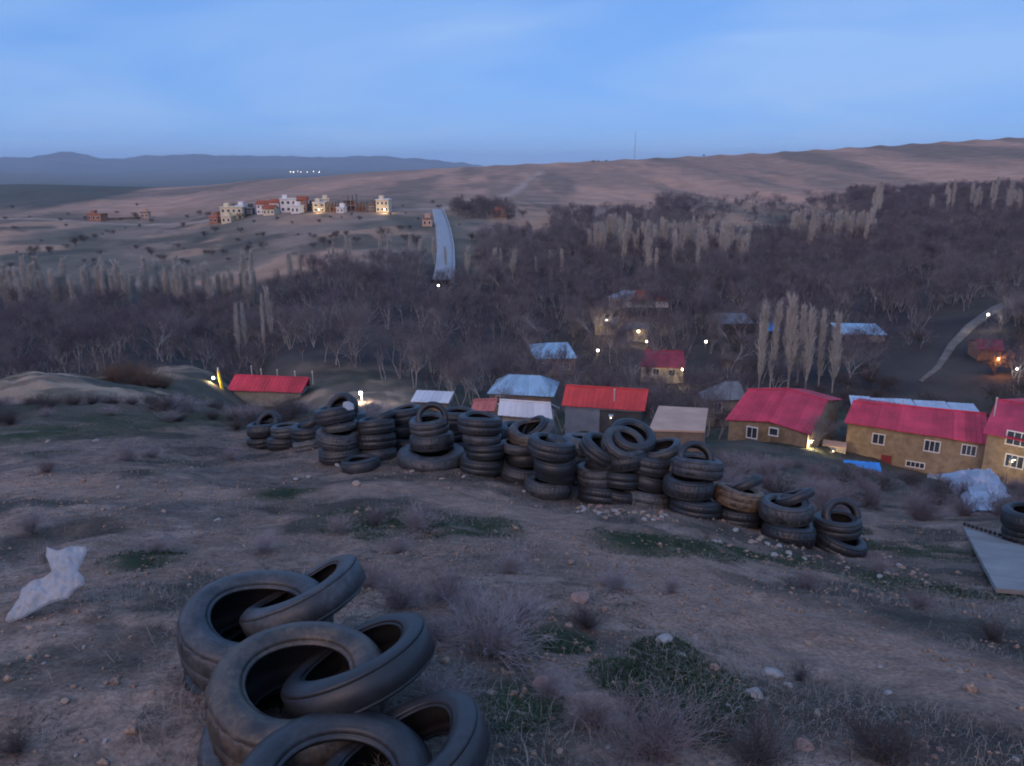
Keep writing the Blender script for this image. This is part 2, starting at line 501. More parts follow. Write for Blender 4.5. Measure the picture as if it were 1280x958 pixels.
def polar_sheet():
    az = np.concatenate([np.linspace(-42, 42, 521), np.linspace(42, 318, 100)[1:-1]])
    az = np.radians(az)
    rr = np.concatenate([np.exp(np.linspace(math.log(.2), math.log(1.7), 18))[:-1],
                         np.exp(np.linspace(math.log(1.7), math.log(20), 360))[:-1],
                         np.exp(np.linspace(math.log(20), math.log(1400), 290))[:-1],
                         np.exp(np.linspace(math.log(1400), math.log(24000), 56))])
    X = rr[:, None] * np.sin(az)[None]; Y = rr[:, None] * np.cos(az)[None]
    nr, na = X.shape
    x, y = X.ravel(), Y.ravel()
    z = height(x, y)
    V = np.stack([x, y, z], 1)
    i = np.arange(nr - 1)[:, None] * na; j = np.arange(na)[None]; j2 = (j + 1) % na
    Q = np.stack([i + j, i + na + j, i + na + j2, i + j2], 2).reshape(-1, 4)
    V = np.vstack([V, [[0, 0, hz(0.01, 0.01)]]])
    me = fast_mesh('ground', V, Q[:, ::-1], True)
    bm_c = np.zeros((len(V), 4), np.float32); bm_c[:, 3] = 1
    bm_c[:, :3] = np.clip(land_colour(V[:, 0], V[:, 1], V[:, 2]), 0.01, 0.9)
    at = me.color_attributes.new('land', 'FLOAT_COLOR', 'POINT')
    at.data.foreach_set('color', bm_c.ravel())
    return me

def ground_material():
    m = bpy.data.materials.new('earth'); m.use_nodes = True
    n, l = m.node_tree.nodes, m.node_tree.links
    b = n['Principled BSDF']; b.inputs['Roughness'].default_value = .95; b.inputs['Specular IOR Level'].default_value = .15
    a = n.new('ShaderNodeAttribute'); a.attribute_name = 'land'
    t = n.new('ShaderNodeTexCoord')
    def noise(s, d=6, r=.65):
        k = n.new('ShaderNodeTexNoise'); k.inputs['Scale'].default_value = s; k.inputs['Detail'].default_value = d; k.inputs['Roughness'].default_value = r
        l.new(t.outputs['Object'], k.inputs['Vector']); return k.outputs['Fac']
    def mr(v, a0, a1, b0, b1):
        k = n.new('ShaderNodeMapRange'); l.new(v, k.inputs[0])
        for i, q in enumerate((a0, a1, b0, b1)): k.inputs[i + 1].default_value = q
        return k.outputs[0]
    def mul(c, f):
        k = n.new('ShaderNodeMixRGB'); k.blend_type = 'MULTIPLY'; k.inputs[0].default_value = 1
        l.new(c, k.inputs[1]); l.new(f, k.inputs[2]); return k.outputs[0]
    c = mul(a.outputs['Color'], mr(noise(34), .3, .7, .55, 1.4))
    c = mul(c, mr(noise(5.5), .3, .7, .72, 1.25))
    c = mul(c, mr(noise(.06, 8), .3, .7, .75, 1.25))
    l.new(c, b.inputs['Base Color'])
    bp = n.new('ShaderNodeBump'); bp.inputs['Strength'].default_value = .7; bp.inputs['Distance'].default_value = .02
    l.new(noise(42, 5), bp.inputs['Height'])
    l.new(bp.outputs[0], b.inputs['Normal'])
    return m
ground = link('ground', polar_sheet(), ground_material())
tag(ground, 'brown hillside falling to a wooded valley with bare hills beyond', 'ground', kind='structure')

# the range on the horizon
def mountain_range():
    az = np.radians(np.linspace(-60, 20, 420)); rr = np.linspace(9000, 17000, 70)
    A, R = np.meshgrid(az, rr)
    X, Y = R * np.sin(A), R * np.cos(A)
    px = 640 + FPX * np.tan(A) / CP
    crest = np.interp(px, [-1200, -300, 0, 40, 75, 110, 160, 200, 245, 300, 360, 430, 480, 520, 560, 590, 640, 900],
                          [190, 175, 150, 130, 215, 185, 160, 185, 205, 165, 160, 140, 155, 150, 95, 10, -120, -300])
    t = (R - 9000) / 8000
    sh = np.interp(t, [0, .3, .55, .72, .85, 1], [0, .12, .45, .82, 1, .6])
    rid = np.abs(fbm(X, Y, 1600, 5, 91) - .5) * 2
    crest = -125 + (crest + 125) * .84
    Z = -125 + (crest + 125) * sh * (.72 + .62 * (1 - rid)) - 0.18 * (crest + 125) * sh
    Z += (fbm(X, Y, 420, 5, 92, .66) - .5) * 120 * sh
    V = np.stack([X.ravel(), Y.ravel(), Z.ravel()], 1)
    nr, na = X.shape
    i = np.arange(nr - 1)[:, None] * na; j = np.arange(na - 1)[None]
    Q = np.stack([i + j, i + j + 1, i + na + j + 1, i + na + j], 2).reshape(-1, 4)
    return fast_mesh('mountains', V, Q, True)
mtn = link('mountains', mountain_range(), mat('mountain_rock', (.12, .10, .085), scale=.001, var=.3))
tag(mtn, 'long low mountain range on the horizon, blue with distance', 'mountains', kind='structure')

# roads draped on the ground
def road_strip(name, pts, widths, material, lift=.25, n=60, crown=0.0):
    pts = np.array([[p.x, p.y] for p in pts]); s = np.linspace(0, len(pts) - 1, n)
    cx, cyy, w = (np.interp(s, range(len(pts)), a) for a in (pts[:, 0], pts[:, 1], widths))
    tx, ty = np.gradient(cx), np.gradient(cyy); L = np.hypot(tx, ty); nx, ny = ty / L, -tx / L
    us = np.array([-.62, -.5, -.25, 0, .25, .5, .62])
    X = cx[:, None] + nx[:, None] * w[:, None] * us; Y = cyy[:, None] + ny[:, None] * w[:, None] * us
    zc = height(cx, cyy)
    zc = np.convolve(np.pad(zc, 4, mode='edge'), np.ones(9) / 9, 'valid')
    zmax = np.maximum(zc, height(X, Y).max(1)) + lift
    zmax = np.convolve(np.pad(zmax, 3, mode='edge'), np.ones(7) / 7, 'valid')
    Z = np.repeat(zmax[:, None], 7, 1); Z[:, 0] -= lift + .9; Z[:, 6] -= lift + .9
    V = np.stack([X.ravel(), Y.ravel(), Z.ravel()], 1)
    i = np.arange(n - 1)[:, None] * 7; j = np.arange(6)[None]
    Q = np.stack([i + j, i + j + 1, i + 7 + j + 1, i + 7 + j], 2).reshape(-1, 4)
    o = link(name, fast_mesh(name, V, Q, True), material)
    return o, np.stack([X[:, 5], Y[:, 5], Z[:, 5]], 1), np.stack([X[:, 1], Y[:, 1], Z[:, 1]], 1)
ROAD_PTS = [gd(553, 228), gd(556, 250), gd(557, 290), gd(554, 335), gd(550, 385), gd(547, 424)]
road, edge_r, edge_l = road_strip('road', ROAD_PTS, [5.6, 5.6, 5.6, 5.6, 5.4, 5.2], mat('asphalt', (.30, .30, .31), rough=.55, var=.15, scale=.4, spec=.5), lift=1.0)
tag(road, 'straight pale grey road climbing out of the wood to the village', 'road', kind='structure')
m = MB()
for a, b in zip(edge_r[:-1:1], edge_r[1::1]):
    m.tube(Vector(a) + Vector((.25, 0, .55)), Vector(b) + Vector((.25, 0, .55)), .14, n=4)
rail = empty('guard_rail', Vector(edge_r[0])); m.build('rail', mat('rail_white', (.55, .55, .55), var=.1), rail).matrix_parent_inverse = Matrix.Translation(-Vector(edge_r[0]))
for a in edge_r[::4]:
    q = MB().box(-.08, .08, -.08, .08, -.9, .5); o = q.build('post', MATS['rail_white'], rail); o.location = Vector(a) + Vector((.25, 0, 0)) - Vector(edge_r[0])
tag(rail, 'white guard rail along one side of the pale valley road', 'guard rail')
TRK_PTS = [gd(1150, 128), gd(1172, 136), gd(1190, 150), gd(1212, 163), gd(1245, 178), gd(1300, 200), gd(1380, 230)]
trk, _, _ = road_strip('dirt_road', TRK_PTS, [.6, 1.0, 1.5, 2.0, 2.4, 2.6, 3], mat('dirt_track', (.17, .14, .115), var=.35, scale=.5), lift=.12, n=120)
tag(trk, 'pale dirt track climbing through the trees past a street lamp', 'road', kind='structure')
# ------------------------------------------------------------------ woody plants
def tubes(S, n=3):
    """S: list of (p0, p1, r0, r1) -> V, Q (open n-sided frusta)"""
    A = np.array([s[0] for s in S]); B = np.array([s[1] for s in S])
    r0 = np.array([s[2] for s in S]); r1 = np.array([s[3] for s in S])
    d = B - A; d /= np.linalg.norm(d, axis=1)[:, None] + 1e-9
    ref = np.where(np.abs(d[:, 2:3]) < .9, np.array([[0, 0, 1.]]), np.array([[1., 0, 0]]))
    u = np.cross(d, ref); u /= np.linalg.norm(u, axis=1)[:, None]
    w = np.cross(d, u)
    t = np.arange(n) * 2 * math.pi / n
    ring = u[:, None] * np.cos(t)[None, :, None] + w[:, None] * np.sin(t)[None, :, None]
    V = np.concatenate([A[:, None] + ring * r0[:, None, None], B[:, None] + ring * r1[:, None, None]], 1)
    k = len(S); base = (np.arange(k) * 2 * n)[:, None]
    i = np.arange(n)[None]; j = (i + 1) % n
    Q = np.stack([base + i, base + j, base + n + j, base + n + i], 2)
    return V.reshape(-1, 3), Q.reshape(-1, 4)

def tubes_mesh(name, S, n=3):
    V, Q = tubes(S, n)
    return fast_mesh(name, V, Q, False)

def bend(rg, d, ang):
    a = rg.normal(size=3); a -= a.dot(d) * d; a /= np.linalg.norm(a) + 1e-9
    return d * math.cos(ang) + a * math.sin(ang)

def grow_tree(rg, h=9.0, stems=1, spread=.5, levels=6, kids=3, tip=.013):
    low, high = [], []
    def branch(p, d, L, r, lev):
        k = 3 if lev < 2 else 2
        q = p
        for i in range(k):
            d2 = d + rg.normal(size=3) * .10 + np.array([0, 0, .07]); d2 /= np.linalg.norm(d2)
            e = q + d2 * L / k
            rr = r * (1 - .35 * (i + 1) / k) ; r_a = r * (1 - .35 * i / k)
            (low if lev < 3 else high).append((q, e, r_a, rr))
            if lev >= 1 and lev < levels and i < k - 1 and rg.random() < .6:
                branch(e, bend(rg, d2, rg.uniform(.5, .95)), L * rg.uniform(.45, .65), max(rr * .5, tip), lev + 1)
            q, d = e, d2
        if lev < levels:
            n = kids if lev < 4 else 2
            for _ in range(n):
                branch(q, bend(rg, d, rg.uniform(.2, spread + .15)), L * rg.uniform(.62, .84), max(r * .62, tip), lev + 1)
    for s in range(stems):
        d = bend(rg, np.array([0, 0, 1.]), rg.uniform(.03, .12 if stems == 1 else .38))
        branch(np.array([rg.normal() * .15 * (stems > 1), rg.normal() * .15 * (stems > 1), -.3]), d, h * rg.uniform(.24, .30), h * .013 * (1 if stems == 1 else .75), 0)
    sc = h / max(max(s[1][2] for s in high), .1)
    f = lambda L: [(a * sc, b * sc, ra, rb) for a, b, ra, rb in L]
    return f(low), f(high)

def grow_poplar(rg, h=15.0, width=.055, n=120, tip=.026):
    low, high = [], []
    k = 9; p = np.array([0, 0, -.4]); d = np.array([0, 0, 1.])
    pts = [p]
    for i in range(k):
        d = d + rg.normal(size=3) * .018; d /= np.linalg.norm(d)
        pts.append(pts[-1] + d * (h + .4) / k)
    for i in range(k):
        low.append((pts[i], pts[i + 1], h * .011 * (1 - i / k) + .02, h * .011 * (1 - (i + 1) / k) + .015))
    for i in range(n):
        t = rg.uniform(.1, .93) ** .9
        q = pts[min(int(t * k), k - 1)]; q = q + (pts[min(int(t * k), k - 1) + 1] - q) * (t * k - int(t * k))
        env = math.sin(math.pi * min(1, (t * .8 + .18))) ** .7
        L = h * (.10 + .14 * env) * rg.uniform(.7, 1.1) * (1 - .35 * t)
        az = rg.uniform(0, 2 * math.pi); a = rg.uniform(.22, .38) * (width / .055)
        dd = np.array([math.cos(az) * math.sin(a), math.sin(az) * math.sin(a), math.cos(a)])
        m1 = q + dd * L * .5; dd2 = dd + np.array([0, 0, .5]); dd2 /= np.linalg.norm(dd2); e = m1 + dd2 * L * .6
        high += [(q, m1, .035, .028), (m1, e, .028, tip * .7)]
        for _ in range(11):
            s = rg.uniform(.1, 1); b = q + (m1 - q) * min(1, s * 2) + (e - m1) * max(0, s * 2 - 1)
            d3 = dd2 + rg.normal(size=3) * .22; d3[2] = abs(d3[2]); d3 /= np.linalg.norm(d3)
            high.append((b, b + d3 * rg.uniform(.5, 1.2) * h / 15, tip, tip * .6))
    return low, high

def bark(name, col, col2, scale=1.5):
    return mat(name, col, rough=.95, var=.25, scale=scale, col2=col2, spec=.1)
M_BARK = bark('bark_grey', (.25, .22, .205), (.44, .405, .38))
M_TWIG = bark('twig_brown', (.104, .086, .100), (.188, .158, .180), .5)
M_TWIG2 = bark('twig_grey', (.165, .140, .148), (.275, .240, .248), .5)
M_POPB = bark('poplar_bark', (.36, .335, .30), (.46, .43, .39))
M_POPT = bark('poplar_twig', (.52, .48, .43), (.68, .64, .58), .5)
M_DARK = bark('shrub_twig', (.095, .080, .078), (.15, .125, .118), .8)

TREE_MESH = []       # (trunk mesh, crown mesh)
for k in range(7):
    rg = np.random.default_rng(100 + k)
    lo, hi = grow_tree(rg, 9.0, stems=[1, 2, 1, 3, 1, 2, 3][k], spread=[.5, .6, .42, .55, .65, .45, .6][k], kids=3 if k % 2 == 0 else 2 + (k == 3))
    if len(hi) > 4200:
        hi = [hi[i] for i in rg.permutation(len(hi))[:4200]]
    a, b = tubes_mesh('bare_trunk', lo, 5), tubes_mesh('bare_crown', hi, 3)
    a.materials.append(M_BARK); b.materials.append(M_TWIG if k % 3 else M_TWIG2)
    TREE_MESH.append((a, b))
POP_MESH = []
for k in range(4):
    rg = np.random.default_rng(200 + k)
    lo, hi = grow_poplar(rg, 15.0, width=[.055, .045, .07, .05][k])
    a, b = tubes_mesh('poplar_trunk', lo, 6), tubes_mesh('poplar_crown', hi, 3)
    a.materials.append(M_POPB); b.materials.append(M_POPT)
    POP_MESH.append((a, b))
BUSH_MESH = []
for k in range(3):
    rg = np.random.default_rng(300 + k)
    lo, hi = grow_tree(rg, 3.0, stems=4, spread=.9, levels=5, kids=3, tip=.016)
    if len(hi) > 1800: hi = [hi[i] for i in rg.permutation(len(hi))[:1800]]
    a, b = tubes_mesh('bush_stem', lo, 4), tubes_mesh('bush_crown', hi, 3)
    a.materials.append(M_DARK); b.materials.append(M_DARK)
    BUSH_MESH.append((a, b))

def plant_tree(name, pair, loc, rz, s, label, cat, group, sx=1.0):
    t = empty(name, loc, rz); t.scale = (s * sx, s * sx, s)
    link('trunk', pair[0], None, t); link('crown', pair[1], None, t)
    return tag(t, label, cat, group)

# the tall poplars that stand out singly
rg = np.random.default_rng(5)
POPS = []
for px, D, hpx in [(948, 122, 110), (962, 124, 104), (985, 122, 118), (996, 126, 96), (1006, 121, 104), (1023, 125, 92), (1040, 121, 98)]:
    POPS.append((px, D, hpx * D / FPX, 'tall pale poplar in the close group behind the red hip-roofed house', 'poplars behind the red roof', .95))
for px, D, hpx in [(300, 166, 74), (309, 168, 72), (331, 166, 70), (341, 167, 74)]:
    POPS.append((px, D, hpx * D / FPX, 'slim pale poplar standing in the dark wood behind the long red roof', 'poplars behind the long red roof', .75))
for i, (px, D, h, lab, grp, sx) in enumerate(POPS):
    plant_tree('poplar_tree', POP_MESH[i % 4], gd(px, D), rg.uniform(0, 6.28), h / 15.0, lab, 'tree', grp, sx)
# rounded grey tree beside the close group
plant_tree('bare_tree', TREE_MESH[0], gd(1060, 119), 1.0, .95, 'rounded pale grey leafless tree beside the close group of poplars', 'tree', None)
# rows of small poplars
def row(pxs, Ds, hs, label, group):
    for px, D, h in zip(pxs, Ds, hs):
        plant_tree('poplar_tree', POP_MESH[rg.integers(4)], gd(px, D), rg.uniform(0, 6.28), h / 15.0, label, 'tree', group, rg.uniform(1.1, 1.7))
n = 78; pxs = np.sort(rg.uniform(10, 325, n))
row(pxs, 228 + rg.normal(size=n) * 6, rg.uniform(9, 14.5, n), 'small pale poplar in the ragged row between the wood and the open fields', 'poplar row along the fields')
n = 72; pxs = rg.uniform(735, 935, n)
row(pxs, 300 + rg.normal(size=n) * 14, rg.uniform(8, 15, n), 'pale poplar in the grove above the orange roof', 'poplar grove in mid valley')
n = 42; pxs = rg.uniform(985, 1098, n)
row(pxs, 335 + rg.normal(size=n) * 8, rg.uniform(8, 14, n), 'pale poplar in the dense short row below the bare hill', 'short dense poplar row')
n = 16; pxs = np.array([1088, 1095, 1160, 1180, 1186, 1194, 1218, 1222, 1235, 1238, 1256, 1262, 1268, 1272, 1100, 1210]) + rg.normal(size=n) * 3
row(pxs, 400 + rg.normal(size=n) * 20, rg.uniform(10, 19, n), 'pale poplar rising from the dark wood under the bare hill', 'poplars in the far wood')
n = 30; pxs = rg.uniform(360, 720, n)
row(pxs, 250 + rg.normal(size=n) * 10, rg.uniform(5, 10, n), 'small pale tree at the far edge of the wood near the road', 'pale trees by the road')

# ---- the wood
KEEP_OUT = []        # (x, y, radius) filled by houses below; houses are declared here so trees avoid them
HOUSE_SPOTS = [(335,107,9),(345,112,9),(541,88,6),(655,97,7),(650,68,6),(745,80,7),(775,80,7),(800,80,7),(850,70,7),(850,78,7),(695,117,7),(830,127,7),(800,190,9),(912,88,6),(968,80,8),(968,90,7),
               (1090,78,8),(1130,76,8),(1170,74,8),(1210,70,9),(1150,86,8),(1270,62,8),(1080,165,6),(1240,150,5),(920,165,5),(757,140,4),(797,150,4)]
for px, D, r in HOUSE_SPOTS:
    p = gd(px, D); KEEP_OUT.append((p.x, p.y, r))
KO = np.array(KEEP_OUT)
def ok_place(x, y):
    if ((KO[:, 0] - x) ** 2 + (KO[:, 1] - y) ** 2 < KO[:, 2] ** 2).any(): return False
    for pts, w in ((ROAD_PTS, 6.0), (TRK_PTS, 4.0)):
        if seg_mask(np.array([x]), np.array([y]), pts, w)[0] > .3: return False
    return True

def wood_points():
    out = []
    cand = rg.uniform(0, 1, (26000, 2))
    D = 96 + (cand[:, 1] ** .62) * 560
    px = -60 + cand[:, 0] * 1400
    keep = rg.random(len(D)) < np.minimum(1.0, (D / 560) ** 1.0 * 1.25)      # even per square metre
    px, D = px[keep], D[keep]
    x, y, z = gx(px, D)
    nz = fbm(x, y, 45, 3, 131)
    q = rg.random(len(D))
    for i in range(len(D)):
        p, d = px[i], D[i]
        dens = 0.0
        if p < 420 and 128 < d < 224: dens = .9
        elif 380 <= p < 720 and 104 < d < 236: dens = .95
        elif 640 <= p and 96 < d < 340:
            dens = .95 if d > 165 else .62
            if p > 1090 and d < 172: dens = .45
            if d > 250: dens = .75
        if 600 < p < 720 and 236 < d < 330: dens = max(dens, .6)
        if p > 690 and 340 <= d < 430: dens = (.5 if nz[i] > .50 else .05) if p < 1060 else .6
        if p > 1060 and 430 <= d < 560: dens = .75
        if 560 < p < 640 and 395 < d < 440: dens = .8
        if p > 820 and 430 <= d < 520: dens = max(dens, .35 if nz[i] > .5 else .06)
        if q[i] < dens * .85 and ok_place(x[i], y[i]):
            out.append((p, d, x[i], y[i], z[i]))
    return out
WP = wood_points()
WP.sort(key=lambda t: t[1])
def wood_label(p, d):
    if d < 150 and p > 700: return 'bare leafless tree growing among the village houses', 'bare trees among the houses'
    if p < 400: return 'bare leafless tree in the dark wood behind the sandy yard', 'trees of the wood behind the yard'
    if p < 720: return 'bare leafless tree with pale trunk at the edge of the wood by the white roof', 'trees of the wood by the white roof'
    return 'bare leafless tree in the dark wood beyond the village houses', 'trees of the wood beyond the houses'
NEAR_N = 290
for p, d, x, y, z in WP[:NEAR_N]:
    k = int(rg.integers(7))
    s = rg.uniform(.62, 1.12) * (.72 if (d < 112 and p > 560) else 1.0)
    lab, grp = wood_label(p, d)
    plant_tree('bare_tree', TREE_MESH[k], (x, y, z), rg.uniform(0, 6.28), s, lab, 'tree', grp, rg.uniform(.9, 1.2))

# the rest of the wood reads as one mass: points carrying the same trees
def woodland():
    R = list(WP[NEAR_N:])
    nbig = len(R)
    W2 = np.repeat(np.array([[t[2], t[3]] for t in WP if t[1] > 150 or t[0] < 600]), 2, 0)      # undergrowth round every tree
    ux, uy = W2[:, 0] + rg.normal(size=len(W2)) * 2.4, W2[:, 1] + rg.normal(size=len(W2)) * 2.4
    okm = ((ux[:, None] - KO[None, :, 0]) ** 2 + (uy[:, None] - KO[None, :, 1]) ** 2 > KO[None, :, 2] ** 2).all(1)
    okm &= (seg_mask(ux, uy, ROAD_PTS, 6.0) < .3) & (seg_mask(ux, uy, TRK_PTS, 4.0) < .3)
    ux, uy = ux[okm], uy[okm]; uz = height(ux, uy)
    R += [(0, 0, a, b, c) for a, b, c in zip(ux, uy, uz)]
    V = np.array([[r[2], r[3], r[4] - .1] for r in R])
    me = bpy.data.meshes.new('woodland'); me.from_pydata(V.tolist(), [], []); 
    nP = len(V)
    a = me.attributes.new('which', 'INT', 'POINT'); a.data.foreach_set('value', rg.integers(0, 7, nP).astype(np.int32))
    a = me.attributes.new('turn', 'FLOAT', 'POINT'); a.data.foreach_set('value', rg.uniform(0, 6.28, nP).astype(np.float32))
    a = me.attributes.new('size', 'FLOAT', 'POINT'); a.data.foreach_set('value', np.concatenate([rg.uniform(.6, 1.15, nbig), rg.uniform(.22, .45, nP - nbig)]).astype(np.float32))
    o = link('woodland', me)
    ng = bpy.data.node_groups.new('woodland', 'GeometryNodeTree')
    ng.interface.new_socket('Geometry', in_out='INPUT', socket_type='NodeSocketGeometry')
    ng.interface.new_socket('Geometry', in_out='OUTPUT', socket_type='NodeSocketGeometry')
    N, L = ng.nodes, ng.links
    gi, go = N.new('NodeGroupInput'), N.new('NodeGroupOutput')
    def attr(nm, ty):
        k = N.new('GeometryNodeInputNamedAttribute'); k.data_type = ty; k.inputs['Name'].default_value = nm
        return k.outputs['Attribute']
    w, t, s = attr('which', 'INT'), attr('turn', 'FLOAT'), attr('size', 'FLOAT')
    rot = N.new('ShaderNodeCombineXYZ'); L.new(t, rot.inputs[2])
    sca = N.new('ShaderNodeCombineXYZ')
    for i in range(3): L.new(s, sca.inputs[i])
    jo = N.new('GeometryNodeJoinGeometry')
    roots = {}
    for ob in bpy.data.objects:
        if ob.data in [pr[0] for pr in TREE_MESH] or ob.data in [pr[1] for pr in TREE_MESH]:
            roots.setdefault(ob.data.name, ob)
    for k in range(7):
        jj = N.new('GeometryNodeJoinGeometry')
        for me_ in TREE_MESH[k]:
            oi = N.new('GeometryNodeObjectInfo'); oi.inputs['Object'].default_value = roots[me_.name]
            oi.transform_space = 'ORIGINAL'
            L.new(oi.outputs['Geometry'], jj.inputs[0])
        cmp_ = N.new('FunctionNodeCompare'); cmp_.data_type = 'INT'; cmp_.operation = 'EQUAL'
        ii = [q for q in cmp_.inputs if q.type == 'INT']
        L.new(w, ii[0]); ii[1].default_value = k
        ip = N.new('GeometryNodeInstanceOnPoints')
        L.new(gi.outputs[0], ip.inputs['Points']); L.new(cmp_.outputs[0], ip.inputs['Selection'])
        L.new(jj.outputs[0], ip.inputs['Instance']); L.new(rot.outputs[0], ip.inputs['Rotation']); L.new(sca.outputs[0], ip.inputs['Scale'])
        L.new(ip.outputs[0], jo.inputs[0])
    L.new(jo.outputs[0], go.inputs[0])
    md = o.modifiers.new('trees', 'NODES'); md.node_group = ng
    tag(o, 'dark purple-brown mass of leafless trees filling the valley', 'woodland', kind='stuff')
    return o
woodland()
print('wood', len(WP))

# dark bushes dotted over the fields and the hill foot
BUSH = [(235,272),(250,268),(262,270),(275,268),(285,275),(300,273),(170,272),(140,292),(105,302),(95,306),(65,316),(45,318),(60,313),(40,322),(118,297),
        (190,318),(265,318),(205,325),(310,315),(330,310),(270,290),(255,295),(228,283),(300,290),(405,305),(420,297),(515,303),(520,306),(480,296),(500,288),
        (590,300),(600,305),(640,300),(655,305),(700,292),(655,270),(635,275),(720,268),(740,262),(690,280),(680,300)]
for i, (px, py) in enumerate(BUSH):
    p = G(px, py + 2, 150)
    if p is None: continue
    lab, grp = (('dark leafless bush scattered on the fields below the far houses', 'dark bushes on the fields') if px < 540
                else ('dark leafless bush scattered on the slopes beyond the pale road', 'dark bushes beyond the road'))
    t = plant_tree('bush', BUSH_MESH[i % 3], p, i * 1.3, rg.uniform(.9, 1.7), lab, 'bush', grp, 1.15)
# ------------------------------------------------------------------ buildings
def on_plane(px, py, z):
    v = (479.0 - py) / FPX
    dz = -SP + v * CP
    return P(px, py, z / dz)
def gh(px, py, h, dmin=112.0, dmax=900.0):
    """place on the ground whose point h above it shows at the pixel"""
    v = (479.0 - py) / FPX
    d = np.array([(px - 640.0) / FPX, CP + v * SP, -SP + v * CP])
    t = np.exp(np.linspace(math.log(dmin), math.log(dmax), 1500))
    dz = t * d[2] - height(t * d[0], t * d[1]) - h
    k = np.where(dz < 0)[0]; k = int(k[0]) if len(k) else 0
    x, y = t[k] * d[0], t[k] * d[1]
    return Vector((x, y, hz(x, y))), t[k]

W_BRICK = mat('yellow_brick', (.275, .205, .130), var=.3, scale=1.6, bump=.3, bscale=14)
W_MUD = mat('mud_wall', (.20, .15, .115), var=.3, scale=.9, bump=.3, bscale=8)
W_GREY = mat('cement_wall', (.26, .24, .22), var=.22, scale=.8, bump=.2, bscale=9)
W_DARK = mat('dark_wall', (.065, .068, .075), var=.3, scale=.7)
W_BLUE = mat('blue_grey_wall', (.17, .20, .25), var=.25, scale=.7)
W_CREAM = mat('cream_wall', (.42, .37, .28), var=.15, scale=.6)
W_WHITE = mat('white_wall', (.74, .70, .64), var=.12, scale=.5)
W_RED = mat('red_brick_wall', (.33, .15, .09), var=.3, scale=.9)
W_SALMON = mat('salmon_plaster', (.52, .34, .25), var=.15, scale=.5)
R_RED = mat('red_sheet_roof', (.60, .055, .095), rough=.6, var=.32, scale=.35, spec=.3, bump=.15, bscale=3)
R_RED2 = mat('bright_red_roof', (.62, .060, .055), rough=.55, var=.28, scale=.4, spec=.4)
R_PINK = mat('faded_red_roof', (.50, .18, .17), rough=.7, var=.2, scale=.7)
R_MAG = mat('dull_red_roof', (.30, .045, .065), rough=.7, var=.25, scale=.6)
R_ORANGE = mat('orange_roof', (.38, .105, .050), rough=.75, var=.25, scale=.5)
R_BLUE = mat('blue_zinc_roof', (.34, .50, .62), rough=.35, var=.2, scale=.5, spec=.6, metal=.2)
R_ZINC = mat('zinc_roof', (.50, .56, .64), rough=.35, var=.18, scale=.6, spec=.6, metal=.2)
R_SLATE = mat('grey_roof', (.20, .23, .25), rough=.7, var=.3, scale=.8)
R_WHITE = mat('white_sheet_roof', (.70, .68, .68), rough=.5, var=.10, scale=.5)
R_TARP = mat('blue_tarp', (.05, .26, .62), rough=.45, var=.2, scale=1.2)
M_FRAME = mat('white_window_frame', (.72, .70, .66), var=.08, scale=2)
M_GLASS = mat('window_glass', (.035, .045, .06), rough=.12, var=.2, scale=.8, spec=.8)
M_DOOR = mat('red_door', (.22, .035, .035), var=.2, scale=2)
M_METAL = mat('grey_metal', (.30, .30, .31), rough=.5, var=.2, scale=3, metal=.4)
M_PALE = mat('pale_pole', (.55, .53, .48), var=.15, scale=3)
M_DPOLE = mat('dark_pole', (.07, .06, .055), var=.2, scale=3)
M_YELLOW = mat('yellow_pipe', (.78, .50, .06), var=.12, scale=2)
def glow(name, col, s):
    return mat(name, (.8, .8, .8), emit=col, estr=s)
L_WARM, L_WHITE, L_ORANGE = glow('lamp_warm', (1, .70, .34), 6.0), glow('lamp_white', (1, .90, .70), 7.0), glow('lamp_orange', (1, .30, .07), 6.0)

